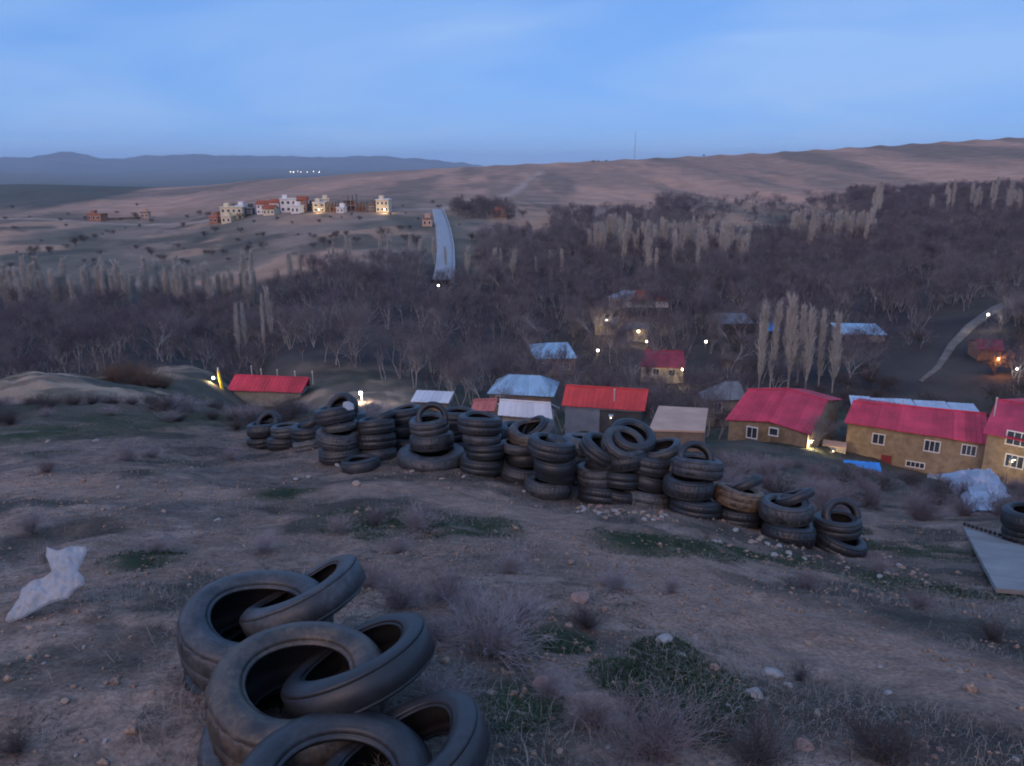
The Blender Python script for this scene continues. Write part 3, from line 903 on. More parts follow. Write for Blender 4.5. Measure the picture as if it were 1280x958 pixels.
def house(name, label, cat, E, R, D, rise, wall, roofm, mode='gable', windows=(), doors=(), oh=.35, base_drop=.6, chimneys=(), step=.5, wall2=None, blend=.5):
    z = P(E[0][0], E[0][1], D).z
    e = [on_plane(px, py, z) for px, py in E]
    r = [on_plane(px, py, z + rise) for px, py in R]
    ax = (e[-1] - e[0]).normalized(); nrm = Vector((-ax.y, ax.x, 0))
    half = max(1.6, sum((q - e[0]).dot(nrm) for q in r) / len(r))
    if mode == 'gable':
        snap = [q + nrm * half + Vector((0, 0, rise)) for q in e]
        if len(r) == len(e): r = [a.lerp(b, blend) for a, b in zip(snap, r)]
        else: r = snap
        b = [q + nrm * 2 * half for q in e]
    elif mode == 'shed':
        b = [q + nrm * half + Vector((0, 0, 0)) for q in e]; r = [Vector((q.x, q.y, z + rise)) for q in b]
    else:
        b = [q + nrm * 2 * half for q in e]
        mid = nrm * half
        r = [Vector(((e[0] + mid).x, (e[0] + mid).y, z + rise)) + ax * max(.6, (r[0] - e[0]).dot(ax)),
             Vector(((e[-1] + mid).x, (e[-1] + mid).y, z + rise)) - ax * max(.6, (e[-1] - r[-1]).dot(ax))]
    foot = e + b
    gz = [hz(q.x, q.y) for q in foot]
    cx = sum((q for q in foot), Vector()) / len(foot)
    ground_z = hz(cx.x, cx.y)
    zb = min(gz) - base_drop
    root = empty(name, (cx.x, cx.y, ground_z)); O = Vector((cx.x, cx.y, ground_z))
    print('HOUSE %s w=%.1f half=%.1f H=%.1f' % (name, (e[-1] - e[0]).length, half, z - ground_z))
    # walls
    m = MB()
    ins = [Vector((0, 0, 0))] * len(e)
    def inset(q, sx, sy): return q + ax * sx * oh + nrm * sy * oh - O
    f = [inset(q, (1 if i == 0 else -1 if i == len(e) - 1 else 0), 1) for i, q in enumerate(e)]
    k = [inset(q, (1 if i == 0 else -1 if i == len(b) - 1 else 0), -1) for i, q in enumerate(b)]
    lo = zb - O.z; hi_f = z - O.z - .04
    hi_b = (z + rise - O.z - .1) if mode == 'shed' else hi_f
    n = len(f)
    V = [(p.x, p.y, lo) for p in f] + [(p.x, p.y, hi_f) for p in f] + [(p.x, p.y, lo) for p in k] + [(p.x, p.y, hi_b) for p in k]
    F = []
    for i in range(n - 1):
        F += [(i, i + 1, n + i + 1, n + i), (2 * n + i + 1, 2 * n + i, 3 * n + i, 3 * n + i + 1)]
    if mode == 'gable':
        for i, s in ((0, 1), (n - 1, -1)):
            a = r[i] + ax * s * oh - O
            V.append((a.x, a.y, z + rise - O.z - .12)); ai = len(V) - 1
            poly = [i, n + i, ai, 3 * n + i, 2 * n + i]
            F.append(tuple(poly if s > 0 else poly[::-1]))
    else:
        F += [(0, n, 3 * n, 2 * n), (2 * n + n - 1, 3 * n + n - 1, n + n - 1, n - 1)]
    link('wall', me_np('wall', V, F), wall, root)
    # roof
    m = MB(); o = -O
    if mode == 'shed':
        for i in range(n - 1): m.ribbed(e[i] + o, e[i + 1] + o, r[i + 1] + o, r[i] + o, step)
        m.build('roof', roofm, root)
    elif mode == 'gable':
        for i in range(n - 1):
            q = MB().ribbed(e[i] + o, e[i + 1] + o, r[i + 1] + o, r[i] + o, step); q.build('roof_slope', roofm, root)
            q = MB().ribbed(b[i + 1] + o, b[i] + o, r[i] + o, r[i + 1] + o, step); q.build('roof_slope', roofm, root)
        q = MB()
        for i in range(n - 1): q.tube(r[i] + o + Vector((0, 0, .03)), r[i + 1] + o + Vector((0, 0, .03)), .09, n=6)
        q.build('ridge_cap', roofm, root)
    else:
        MB().ribbed(e[0] + o, e[-1] + o, r[-1] + o, r[0] + o, step).build('roof_slope', roofm, root)
        MB().ribbed(b[-1] + o, b[0] + o, r[0] + o, r[-1] + o, step).build('roof_slope', roofm, root)
        MB().ribbed(b[0] + o, e[0] + o, r[0] + o, r[0] + o + Vector((.01, .01, 0)), step).build('roof_slope', roofm, root)
        MB().ribbed(e[-1] + o, b[-1] + o, r[-1] + o, r[-1] + o + Vector((.01, .01, 0)), step).build('roof_slope', roofm, root)
    # openings found on the front wall by their place in it
    f0, f1 = f[0] + O, f[-1] + O
    axw = (f1 - f0).normalized(); nw = Vector((-axw.y, axw.x, 0))
    yaw = math.atan2(axw.y, axw.x)
    def on_wall(px, py):
        d = P(px, py, 1.0); t = f0.dot(nw) / d.dot(nw); return d * t
    for px, py, w, h, panes in windows:
        c = on_wall(px, py) - O
        wroot = MB().box(-w / 2 - .09, w / 2 + .09, -.05, .02, -h / 2 - .09, h / 2 + .09)
        q = MB()
        t = .09
        q.box(-w/2 - t, w/2 + t, -.07, .03, h/2, h/2 + t).box(-w/2 - t, w/2 + t, -.09, .03, -h/2 - t, -h/2)
        q.box(-w/2 - t, -w/2, -.07, .03, -h/2, h/2).box(w/2, w/2 + t, -.07, .03, -h/2, h/2)
        fr = q.build('window', M_FRAME, root, loc=c, rot=(0, 0, yaw))
        pw = w / panes
        for i in range(panes):
            MB().box(-w/2 + i * pw + .03, -w/2 + (i + 1) * pw - .03, -.035, -.02, -h/2 + .02, h/2 - .02).build('pane', M_GLASS, fr)
            if i: MB().box(-w/2 + i * pw - .03, -w/2 + i * pw + .03, -.06, -.01, -h/2, h/2).build('mullion', M_FRAME, fr)
    for px, py, w, h, mm in doors:
        c = on_wall(px, py) - O
        dr = MB().box(-w/2, w/2, -.06, .02, -h/2, h/2).build('door', mm, root, loc=c, rot=(0, 0, yaw))
        MB().box(w/2 - .18, w/2 - .10, -.11, -.065, -.05, .05).build('handle', M_METAL, dr)
    for px, py, hh in chimneys:      # pipes rising from the roof
        c = on_plane(px, py, z + rise * .7) - O
        pp = MB().tube(c + Vector((0, 0, -.5)), c + Vector((0, 0, hh)), .06, n=6).build('vent_pipe', M_PALE, root)
        MB().tube(c + Vector((0, 0, hh)), c + Vector((0, 0, hh + .14)), .13, .05, n=6).build('cap', M_PALE, pp)
    tag(root, label, cat)
    return root, O, f, nw, axw

house('long_building', 'long low building with a crimson roof and white vent pipes beside a yellow pole', 'building',
      [(283, 488), (377, 491)], [(299, 469), (392, 474)], 104, 1.7, W_GREY, R_RED, chimneys=[(315, 470, 1.3), (327, 472, 1.1), (347, 472, 1.0), (369, 474, 1.0), (391, 476, 1.2)])
house('shed', 'low shed with a plain white roof at the edge of the bare wood', 'shed', [(513, 502), (561, 504)], [(525, 485), (573, 493)], 88, .5, W_MUD, R_WHITE, mode='shed')
house('hip_roofed_house', 'house with a pale blue zinc hip roof and an orange-red band under it', 'house', [(609, 492), (692, 496)], [(636, 469), (676, 469)], 95, 1.6, W_MUD, R_BLUE, mode='hip',
      windows=[(625, 500, .9, .9, 2)])
house('white_roofed_house', 'house showing a plain white sheet roof just behind the tyre stacks', 'house', [(622, 519), (691, 524)], [(612, 502), (660, 506)], 66, .9, W_GREY, R_WHITE, mode='gable', blend=.2)
house('pink_roofed_shed', 'small shed with a faded pink roof beside the white sheet roof', 'shed', [(588, 514), (618, 514)], [(596, 504), (626, 503)], 72, .9, W_MUD, R_PINK)
h5 = house('red_roofed_barn', 'barn with a bright red roof, pale eave and dark open front', 'barn', [(702, 507), (806, 514)], [(708, 482), (813, 488)], 80, 1.6, W_DARK, R_RED2, chimneys=[(768, 496, .7)])
root5, O5, f5, n5, a5 = h5
pw = (f5[-1] - f5[0]).length
q = MB(); c0 = f5[0] - n5 * .06
def wallslab(m, a, b, z0, z1, th=.08):
    n_ = Vector((-(b - a).normalized().y, (b - a).normalized().x, 0))
    V = [(p.x, p.y, zz_) for p in (a, b, b - n_ * th, a - n_ * th) for zz_ in (z0, z1)]
    return m.add(V, [(0, 1, 3, 2), (2, 3, 5, 4), (4, 5, 7, 6), (6, 7, 1, 0), (1, 7, 5, 3), (0, 2, 4, 6)])
he = (P(702, 507, 80).z - O5.z)
wallslab(q, c0, c0 + a5 * pw * .46, -1.5, he - .25).build('front_panel', W_BLUE, root5)
wallslab(MB(), c0 - n5 * .1, c0 - n5 * .1 + a5 * pw, he - .22, he + .02).build('eave_board', W_BLUE, root5)
# flat pink roof / yard terrace
p = [on_plane(px, py, P(812, 538, 70).z) for px, py in ((812, 539), (880, 541), (884, 513), (824, 510))]
c = sum(p, Vector()) / 4; gzc = hz(c.x, c.y)
yr = empty('flat_roofed_outbuilding', (c.x, c.y, gzc)); oo = Vector((c.x, c.y, gzc))
zt = p[0].z - gzc
V = [(v.x - c.x, v.y - c.y, -2.5) for v in p] + [(v.x - c.x, v.y - c.y, zt) for v in p]
link('wall', me_np('wall', V, [(0, 1, 5, 4), (1, 2, 6, 5), (2, 3, 7, 6), (3, 0, 4, 7)]), W_MUD, yr)
pc = [(Vector(v) * 1.03 if False else Vector(v)) for v in V[4:]]
V2 = [(a.x * 1.03, a.y * 1.03, zt + .01) for a in pc] + [(a.x * 1.03, a.y * 1.03, zt + .18) for a in pc]
link('roof_slab', me_np('roof_slab', V2, [(3, 2, 1, 0), (4, 5, 6, 7), (0, 1, 5, 4), (1, 2, 6, 5), (2, 3, 7, 6), (3, 0, 4, 7)]), W_SALMON, yr)
tag(yr, 'low outbuilding with a flat salmon-pink slab roof beyond the tyres', 'building')

house('brown_house', 'brown house with a dull blue hip roof among bare trees', 'house', [(668, 449), (722, 448)], [(684, 428), (710, 429)], 140, 1.6, W_MUD, R_BLUE, mode='hip', windows=[(680, 458, 1, 1.1, 2), (708, 458, 1, 1.1, 2)])
house('crimson_roofed_house', 'house with a dull crimson roof and a lit lamp at its corner', 'house', [(799, 458), (857, 461)], [(811, 438), (852, 439)], 133, 1.7, W_CREAM, R_MAG, windows=[(820, 465, 1, 1, 2), (840, 466, 1, 1, 2)])
house('orange_roofed_house', 'distant house with a weathered orange hip roof in the wood', 'house', [(774, 377), (838, 376)], [(791, 362), (826, 363)], 209, 2.0, W_WHITE, R_ORANGE, mode='hip')
house('white_gabled_shed', 'small shed with pale zinc roof touching the orange roofed house', 'shed', [(759, 371), (774, 373)], [(763, 361), (781, 362)], 208, .9, W_WHITE, R_ZINC, mode='shed')
house('grey_roofed_house', 'small house with a grey hip roof and pale walls under bare branches', 'house', [(882, 501), (934, 500)], [(905, 476), (925, 478)], 96, 1.9, W_GREY, R_SLATE, mode='hip', windows=[(897, 510, .9, 1.2, 2)])
hb, Ob, fb_, nb, ab = house('brick_cottage', 'yellow brick cottage under a bent crimson roof with one small window', 'house', [(906, 525), (962, 527), (1014, 544)], [(935, 488), (983, 486), (1034, 501)], 82, 1.8, W_BRICK, R_RED,
      windows=[(940, 541, 1.0, 1.1, 2), (967, 540, .8, .7, 1)], blend=.75)
house('long_brick_house', 'long yellow brick house with crimson roof, three white windows and a red door', 'house', [(1055, 528), (1237, 556)], [(1066, 504), (1228, 514)], 82, 1.3, W_BRICK, R_RED,
      windows=[(1098, 549, 1.05, 1.0, 2), (1165, 558, 1.3, 1.05, 3), (1211, 563, 1.15, .95, 3), (1144, 581, 1.6, .5, 4)], doors=[(1107, 580, 1.0, 1.9, M_DOOR)], chimneys=[(1128, 506, .4)], blend=.6)
house('two_storey_house', 'two storey yellow brick house with a crimson roof and steel flue', 'house', [(1228, 541), (1330, 562)], [(1226, 499), (1320, 506)], 74, 1.5, W_BRICK, R_RED2 if False else R_RED,
      windows=[(1272, 549, 1.7, 1.2, 3), (1268, 577, 1.4, 1.1, 3)], chimneys=[(1243, 517, 1.5)], blend=.4)
for i in range(4):
    x0, x1 = [(1064, 1090), (1091, 1148), (1149, 1190), (1191, 1226)][i]
    y0 = 503 + i * 3
    house('zinc_shed', 'pale zinc shed roof behind the long brick house, %s' % ['short piece nearest the poplars', 'longest piece', 'third piece from the poplars', 'piece nearest the two storey house'][i], 'shed', [(x0, y0 + 3), (x1, y0 + 5)], [(x0 + 2, y0 - 9), (x1 + 1, y0 - 6)], 95, .4, W_GREY, R_ZINC, mode='shed')
house('grey_long_shed', 'long blue-grey roof among the trees beside the poplars', 'shed', [(1051, 418), (1110, 419)], [(1056, 404), (1108, 405)], 161, .9, W_GREY, R_SLATE if False else R_BLUE, mode='shed')
house('slate_shed', 'dull slate roof half hidden by bare trees behind the poplars', 'shed', [(898, 405), (944, 405)], [(905, 391), (942, 392)], 174, .9, W_DARK, R_SLATE, mode='shed')
house('tarp_shelter', 'small shelter covered by a bright blue tarpaulin between the poplars', 'shelter', [(960, 414), (978, 414)], [(961, 402), (979, 402)], 166, .8, W_DARK, R_TARP, mode='shed', oh=.1)
house('red_brick_hut', 'small hut with dull red roof beside the orange lamp', 'hut', [(1222, 437), (1256, 439)], [(1226, 425), (1258, 426)], 136, 1.0, W_RED, R_MAG)
house('lit_wall_house', 'pale house wall lit by a lamp below the orange roof', 'house', [(742, 405), (771, 406)], [(744, 396), (770, 397)], 178, .8, W_CREAM, R_SLATE, mode='shed')
house('lit_gable_house', 'small cream house lit by a lamp under dark branches', 'house', [(782, 411), (812, 412)], [(785, 403), (810, 404)], 171, .8, W_CREAM, R_SLATE, mode='shed')
house('blue_lean_to', 'low lean-to with a bright blue sheet roof against the long brick house', 'shed', [(1057, 587), (1103, 591)], [(1058, 579), (1104, 582)], 69, .3, W_MUD, R_TARP, mode='shed', oh=.05)
house('garden_wall', 'low plastered wall lit yellow between the two brick houses', 'wall', [(1028, 556), (1058, 560)], [(1029, 552), (1059, 555)], 82, .06, W_CREAM, W_SALMON, mode='shed', oh=.02)

# ---- far village on the spur
W_VC = mat('village_plaster', (.68, .58, .40), var=.15, scale=.5)
def far_house(px, D, wpx, hpx, wall, roofc, flat, nx, nz, label, open_frame=False, yaw=0.0):
    g = gd(px, D); k = D / FPX
    w, h, d = wpx * k, hpx * k, max(6.0, wpx * k * .7)
    r = empty('village_house', g, yaw)
    if open_frame:
        m = MB()
        for i in range(nz + 1): m.box(-w/2, w/2, 0, d, h * i / nz - .15, h * i / nz + .15)
        m.build('floor_slab', wall, r)
        for i in range(nx + 1):
            for yy in (0.1, d - .5): MB().box(-w/2 + (w - .4) * i / nx, -w/2 + (w - .4) * i / nx + .4, yy, yy + .4, -1.5, h - .15).build('column', wall, r)
        MB().box(-w/2 + .5, w/2 - .5, d * .45, d * .5, 0, h * .66).build('wall', W_RED, r)
    else:
        MB().box(-w/2, w/2, 0, d, -2.0, h).build('wall', wall, r)
        for i in range(nx):
            for j in range(nz):
                cx, cz_ = -w/2 + w * (i + .5) / nx, h * (j + .5) / nz
                ww, wh = w / nx * .5, h / nz * .46
                wd = MB().box(cx - ww/2, cx + ww/2, -.10, .02, cz_ - wh/2, cz_ + wh/2).build('window', M_FRAME, r)
                MB().box(cx - ww/2 + .12, cx + ww/2 - .12, -.14, -.105, cz_ - wh/2 + .12, cz_ + wh/2 - .12).build('pane', M_GLASS, wd)
        if flat:
            MB().box(-w/2 - .3, w/2 + .3, -.4, d + .3, h + .003, h + .4).build('roof', roofc, r)
            MB().box(-w/2 + 1, -w/2 + 3.4, d * .4, d * .4 + 2.4, h + .402, h + 2.2).build('stair_head', wall, r)
        else:
            m = MB()
            m.ribbed((-w/2 - .5, -.6, h), (w/2 + .5, -.6, h), (w/2 + .5, d / 2, h + 1.9), (-w/2 - .5, d / 2, h + 1.9), 1.0)
            m.ribbed((w/2 + .5, d + .6, h), (-w/2 - .5, d + .6, h), (-w/2 - .5, d / 2, h + 1.9), (w/2 + .5, d / 2, h + 1.9), 1.0)
            m.build('roof', roofc, r)
            MB().add([(-w/2, 0, h), (-w/2, d, h), (-w/2, d / 2, h + 1.75), (w/2, 0, h), (w/2, d, h), (w/2, d / 2, h + 1.75)], [(0, 2, 1), (3, 4, 5)]).build('gable', wall, r)
    return tag(r, label, 'house', 'houses of the far village')
for a in [(267, 418, 11, 9, W_RED, R_PINK, True, 2, 1, 'low reddish house at the open end of the far village'),
          (290, 416, 27, 16, W_VC, W_VC, True, 4, 2, 'broad cream flat-roofed house with many windows in the far village'),
          (312, 420, 9, 9, W_DARK, W_GREY, True, 2, 1, 'dark little flat house next to the broad cream one'),
          (329, 418, 16, 12, W_WHITE, R_ORANGE, False, 3, 2, 'white far village house with orange roof beside the dark one'),
          (343, 416, 12, 13, W_WHITE, R_ORANGE, False, 2, 2, 'narrow white far village house with orange roof'),
          (361, 417, 20, 16, W_WHITE, W_WHITE, True, 3, 2, 'tall white flat-roofed house in the middle of the far village'),
          (378, 419, 12, 14, W_RED, R_ORANGE, False, 2, 2, 'red brick far village house with orange roof'),
          (399, 414, 15, 11, W_VC, R_WHITE, True, 2, 2, 'pale lemon flat house standing apart in the far village'),
          (478, 412, 16, 15, W_VC, R_WHITE, True, 3, 2, 'yellow-cream house at the road end of the far village'),
          (388, 424, 8, 7, W_MUD, W_MUD, True, 1, 1, 'mud coloured hut between the red and the lemon houses'),
          (464, 415, 10, 9, W_MUD, W_MUD, True, 2, 1, 'mud coloured hut next to the yellow-cream house'),
          (597, 470, 16, 5, W_CREAM, R_ZINC, True, 3, 1, 'long low cream shed above the top of the road'),
          (626, 408, 14, 8, W_RED, R_ORANGE, False, 3, 1, 'red house with orange roof across the road from the village'),
          (534, 350, 12, 9, W_SALMON, W_MUD, True, 2, 1, 'salmon plastered hut beside the pale road'),
          (1128, 520, 12, 6, W_WHITE, R_ZINC, True, 3, 1, 'white house at the foot of the bare hill'),
          (1108, 525, 12, 6, W_MUD, R_MAG, False, 2, 1, 'brown house at the foot of the bare hill'),
          (118, 470, 19, 8, W_RED, W_RED, True, 3, 1, 'ruined brick building alone on the fields'),
          (181, 490, 9, 7, W_SALMON, W_MUD, True, 2, 1, 'small plastered hut at the end of the field wall')]:
    far_house(*a, yaw=rg.uniform(-.2, .2))
for a in [(283, 410, 12, 8, W_VC, W_VC, True, 2, 1, 'pale plastered annexe before the broad cream house'),
          (300, 424, 10, 13, W_WHITE, R_ZINC, True, 2, 2, 'narrow white house behind the broad cream one'),
          (336, 410, 14, 8, W_VC, R_ORANGE, False, 3, 1, 'low cream bungalow before the orange roofs'),
          (369, 409, 11, 9, W_WHITE, R_WHITE, True, 2, 1, 'low white annexe before the tall white house'),
          (407, 420, 10, 14, W_VC, W_VC, True, 2, 2, 'cream house behind the pale lemon one'),
          (484, 418, 9, 10, W_VC, R_WHITE, True, 2, 1, 'little cream house at the road end'),
          (425, 408, 9, 6, W_WHITE, W_WHITE, True, 2, 1, 'low white shed before the unfinished frames')]:
    far_house(*a, yaw=rg.uniform(-.3, .3))
far_house(415, 412, 13, 12, W_MUD, W_MUD, True, 3, 2, 'unfinished brick and concrete frame house, two floors', True)
far_house(436, 418, 17, 20, W_GREY, W_GREY, True, 3, 3, 'tallest unfinished concrete frame in the far village', True)
far_house(451, 414, 13, 12, W_MUD, W_MUD, True, 3, 2, 'unfinished frame house beside the tallest concrete frame', True)
a, b = gd(128, 474), gd(176, 488); fw = empty('field_wall', (a + b) / 2)
wallslab(MB(), a - (a + b) / 2, b - (a + b) / 2, -2.0, 1.4, .4).build('wall', W_MUD, fw)
MB().box(-.5, .5, -.5, .5, -2, 2.0).build('pier', W_MUD, fw, loc=a - (a + b) / 2)
tag(fw, 'low mud wall joining the brick ruin and the small hut', 'wall')

# ---- mast on the skyline
p = gd(793, 1010); mast = empty('radio_mast', p)
for i in range(3):
    t = i * 2.094
    MB().tube((math.cos(t) * .7, math.sin(t) * .7, -1), (math.cos(t) * .3, math.sin(t) * .3, 36), .16, .13, n=4).build('leg', M_METAL, mast)
for j in range(8): MB().tube((-.6 + .03 * j, -.3, 4 * j + 2), (.6 - .03 * j, .3, 4 * j + 4), .09, n=4).build('brace', M_METAL, mast)
tag(mast, 'thin radio mast standing on the skyline of the bare hill', 'mast')
for px, D, s in [(742, 1005, 1.4), (748, 1010, 1.1), (757, 1008, 1.2), (880, 1030, 1.2)]:
    plant_tree('bush', BUSH_MESH[int(px) % 3], gd(px, D), px, s, 'dark bush on the skyline near the radio mast', 'bush', 'bushes on the skyline', 1.3)

# ---- lamps
def lamp(px, py, h, mglow, power, col, label, r=.22, kind='post', D=None):
    if D is None: g, D = gh(px, py, h)
    else: g = gd(px, D); h = P(px, py, D).z - g.z
    print('LAMP', px, py, 'D=%.0f h=%.1f' % (D, h))
    rt = empty('street_lamp', g)
    MB().tube((0, .12, -.5), (0, .12, h + .25), [.045, .09][px == 452], .035, n=6).build('pole', M_DPOLE if px != 452 else M_PALE, rt)
    MB().tube((0, .14, h + .22), (0, -.25, h + .25), .05, n=5).build('arm', M_METAL, rt)
    MB().box(-.2, .2, -.45, -.02, h + .20, h + .30).build('lamp_head', M_METAL, rt)
    r *= .62
    MB().ball((0, -.22, h), r).build('bulb', mglow, rt, True)
    ld = bpy.data.lights.new('lamp_light', 'POINT'); ld.energy = power; ld.color = col; ld.shadow_soft_size = .2
    lo_ = bpy.data.objects.new('lamp_light', ld); COL.objects.link(lo_); lo_.parent = rt; lo_.location = (0, -.6, h - .15)
    return tag(rt, label, 'street lamp', 'lit lamps')
WA, WH, OR = (1, .78, .45), (1, .93, .80), (1, .38, .12)
lamp(452, 490, 4, L_WARM, 260, WH, 'lit lamp on a pale pole between the crimson roof and the white shed', .32, D=90)
lamp(757, 399, 5, L_WHITE, 420, WA, 'lit lamp on the pale wall below the orange roof', .42, D=175)
lamp(797, 413, 4, L_WHITE, 320, WA, 'lit lamp in front of the small cream house', .34, D=168)
lamp(808, 427, 5, L_WHITE, 60, WH, 'small white lamp over the dull crimson roof', .28)
lamp(747, 438, 5, L_WARM, 200, WA, 'warm lamp beside the brown blue-roofed house', .34)
lamp(882, 427, 5, L_WHITE, 80, WH, 'white lamp among the bare trees near the slate roof', .34)
lamp(851, 460, 2.6, L_WARM, 220, WA, 'warm lamp at the corner of the dull crimson roofed house', .28, D=130)
lamp(1231, 392, 6, L_WHITE, 160, WH, 'bright white lamp over the dirt track', .36, D=158)
lamp(1243, 447, 4, L_ORANGE, 300, OR, 'orange lamp before the small red hut', .26, D=127)
lamp(1270, 461, 4, L_WHITE, 30, WH, 'faint white lamp on a pole below the orange one', .20)
lamp(548, 357, 7, L_WHITE, 60, WH, 'white lamp at the lower end of the pale road', .36)
lamp(762, 519, 3, L_WHITE, 10, WH, 'faint lamp on a thin pole before the open barn', .07, D=74)
lamp(1012, 551, 3, L_WARM, 130, WA, 'warm lamp at the end wall of the brick cottage', .10, D=79)
lamp(1040, 563, 2, L_WARM, 130, WA, 'warm lamp lighting the low wall between the brick houses', .08, D=80.5)
lamp(1256, 572, 3, L_WARM, 130, WA, 'warm lamp lighting the two storey brick house', .07, D=71)
lamp(399, 262, 4, L_WARM, 500, WA, 'lit lamp before the pale lemon house of the far village', .3, D=409)
lamp(481, 262, 4, L_WARM, 700, WA, 'lit lamp before the yellow-cream house of the far village', .3, D=407)
# yellow leaning pole with lamp, orange glow at its foot
g = gd(277, 98); h = P(274, 463, 98).z - g.z
yp = empty('yellow_pole', g)
MB().tube((.15, 0, -1), (-.2, 0, h), .22, .17, n=10).build('pole', M_YELLOW, yp)
MB().tube((-.2, 0, h), (-.2, 0, h + .5), .12, .08, n=8).build('cap', M_PALE, yp)
MB().tube((-.2, 0, h - .8), (-.75, -.2, h - .7), .05, n=5).build('arm', M_METAL, yp)
MB().ball((-.8, -.25, h - .75), .16).build('bulb', L_WHITE, yp, True)
for nm, lc, en, cc in (('pole_light', (-.9, -.5, h - 1.0), 120, WA), ('ground_light', (-1.3, -.6, h * .35), 160, OR)):
    ld = bpy.data.lights.new(nm, 'POINT'); ld.energy = en; ld.color = cc; ld.shadow_soft_size = .15
    lo_ = bpy.data.objects.new(nm, ld); COL.objects.link(lo_); lo_.parent = yp; lo_.location = lc
tag(yp, 'leaning yellow pole with a small lamp beside the crimson roofed building', 'pole')
# lights of a town on the far plain
for px, py, r in [(236, 221, 3.4), (363, 215, 2.6), (367, 215.4, 3.2), (372, 214.5, 2.4), (376, 215.4, 2), (384, 215.2, 2.2), (392, 214.4, 2.8), (399, 215.3, 2.6), (366, 217, 2)]:
    pt = P(px, py, 8600); g = Vector((pt.x, pt.y, hz(pt.x, pt.y)))
    rt = empty('floodlight', g)
    MB().tube((0, 0, -5), (0, 0, pt.z - g.z), .8, n=5).build('pole', M_METAL, rt)
    MB().ball((0, 0, pt.z - g.z), r).build('bulb', L_WHITE, rt, True)
    tag(rt, 'distant lit floodlight on the plain before the mountains', 'floodlight', 'floodlights on the far plain')
# ------------------------------------------------------------------ tyres
def rubber():
    m = bpy.data.materials.new('worn_rubber'); m.use_nodes = True
    n, l = m.node_tree.nodes, m.node_tree.links
    b = n['Principled BSDF']; b.inputs['Roughness'].default_value = .62; b.inputs['Specular IOR Level'].default_value = .5
    oi = n.new('ShaderNodeObjectInfo'); t = n.new('ShaderNodeTexCoord')
    add = n.new('ShaderNodeVectorMath'); add.operation = 'ADD'
    sc = n.new('ShaderNodeVectorMath'); sc.operation = 'SCALE'
    l.new(oi.outputs['Random'], sc.inputs['Scale']); sc.inputs[0].default_value = (37, 11, 23)
    l.new(t.outputs['Object'], add.inputs[0]); l.new(sc.outputs[0], add.inputs[1])
    def noise(s, d, r=.6):
        k = n.new('ShaderNodeTexNoise'); k.inputs['Scale'].default_value = s; k.inputs['Detail'].default_value = d; k.inputs['Roughness'].default_value = r
        l.new(add.outputs[0], k.inputs['Vector']); return k.outputs['Fac']
    def mth(op, a, c, clamp=False):
        k = n.new('ShaderNodeMath'); k.operation = op; k.use_clamp = clamp
        for i, v in enumerate((a, c)):
            if isinstance(v, (int, float)): k.inputs[i].default_value = v
            else: l.new(v, k.inputs[i])
        return k.outputs[0]
    n1, n2, n3 = noise(8.5, 7, .72), noise(42, 6, .75), noise(130, 3)
    # dust: patchy, its colour and strength are the tyre's own
    d = mth('MULTIPLY', mth('MULTIPLY', mth('SUBTRACT', n1, .36), 4.0, True), mth('MULTIPLY', mth('SUBTRACT', n2, .26), 2.4, True), True)
    d = mth('MULTIPLY', mth('ADD', mth('MULTIPLY', d, .95), .10), oi.outputs['Alpha'], True)
    mx = n.new('ShaderNodeMixRGB'); mx.inputs[1].default_value = (.019, .021, .025, 1)
    l.new(oi.outputs['Color'], mx.inputs[2]); l.new(d, mx.inputs[0])
    l.new(mx.outputs[0], b.inputs['Base Color'])
    l.new(mth('ADD', mth('MULTIPLY', d, .4), .40), b.inputs['Roughness'])
    bp = n.new('ShaderNodeBump'); bp.inputs['Strength'].default_value = .35; bp.inputs['Distance'].default_value = .004
    l.new(mth('ADD', n2, mth('MULTIPLY', n3, .5)), bp.inputs['Height']); l.new(bp.outputs[0], b.inputs['Normal'])
    return m
M_RUB = rubber()
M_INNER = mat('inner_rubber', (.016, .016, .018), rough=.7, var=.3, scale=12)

def ring_mesh(name, prof, seg, rfun=None, zf=None):
    """profile [(r, z)] closed loop turned round z"""
    t = np.arange(seg) * 2 * math.pi / seg
    k = len(prof); V = np.zeros((seg, k, 3))
    for j, (r, z) in enumerate(prof):
        rr = np.full(seg, r) if rfun is None else rfun(r, z, t, j)
        V[:, j, 0] = rr * np.cos(t); V[:, j, 1] = rr * np.sin(t)
        V[:, j, 2] = z + (0 if zf is None else zf(r, t))
    i = np.arange(seg)[:, None]; j = np.arange(k)[None]; i2 = (i + 1) % seg; j2 = (j + 1) % k
    Q = np.stack([i * k + j, i2 * k + j, i2 * k + j2, i * k + j2], 2).reshape(-1, 4)
    return fast_mesh(name, V.reshape(-1, 3), Q, True)

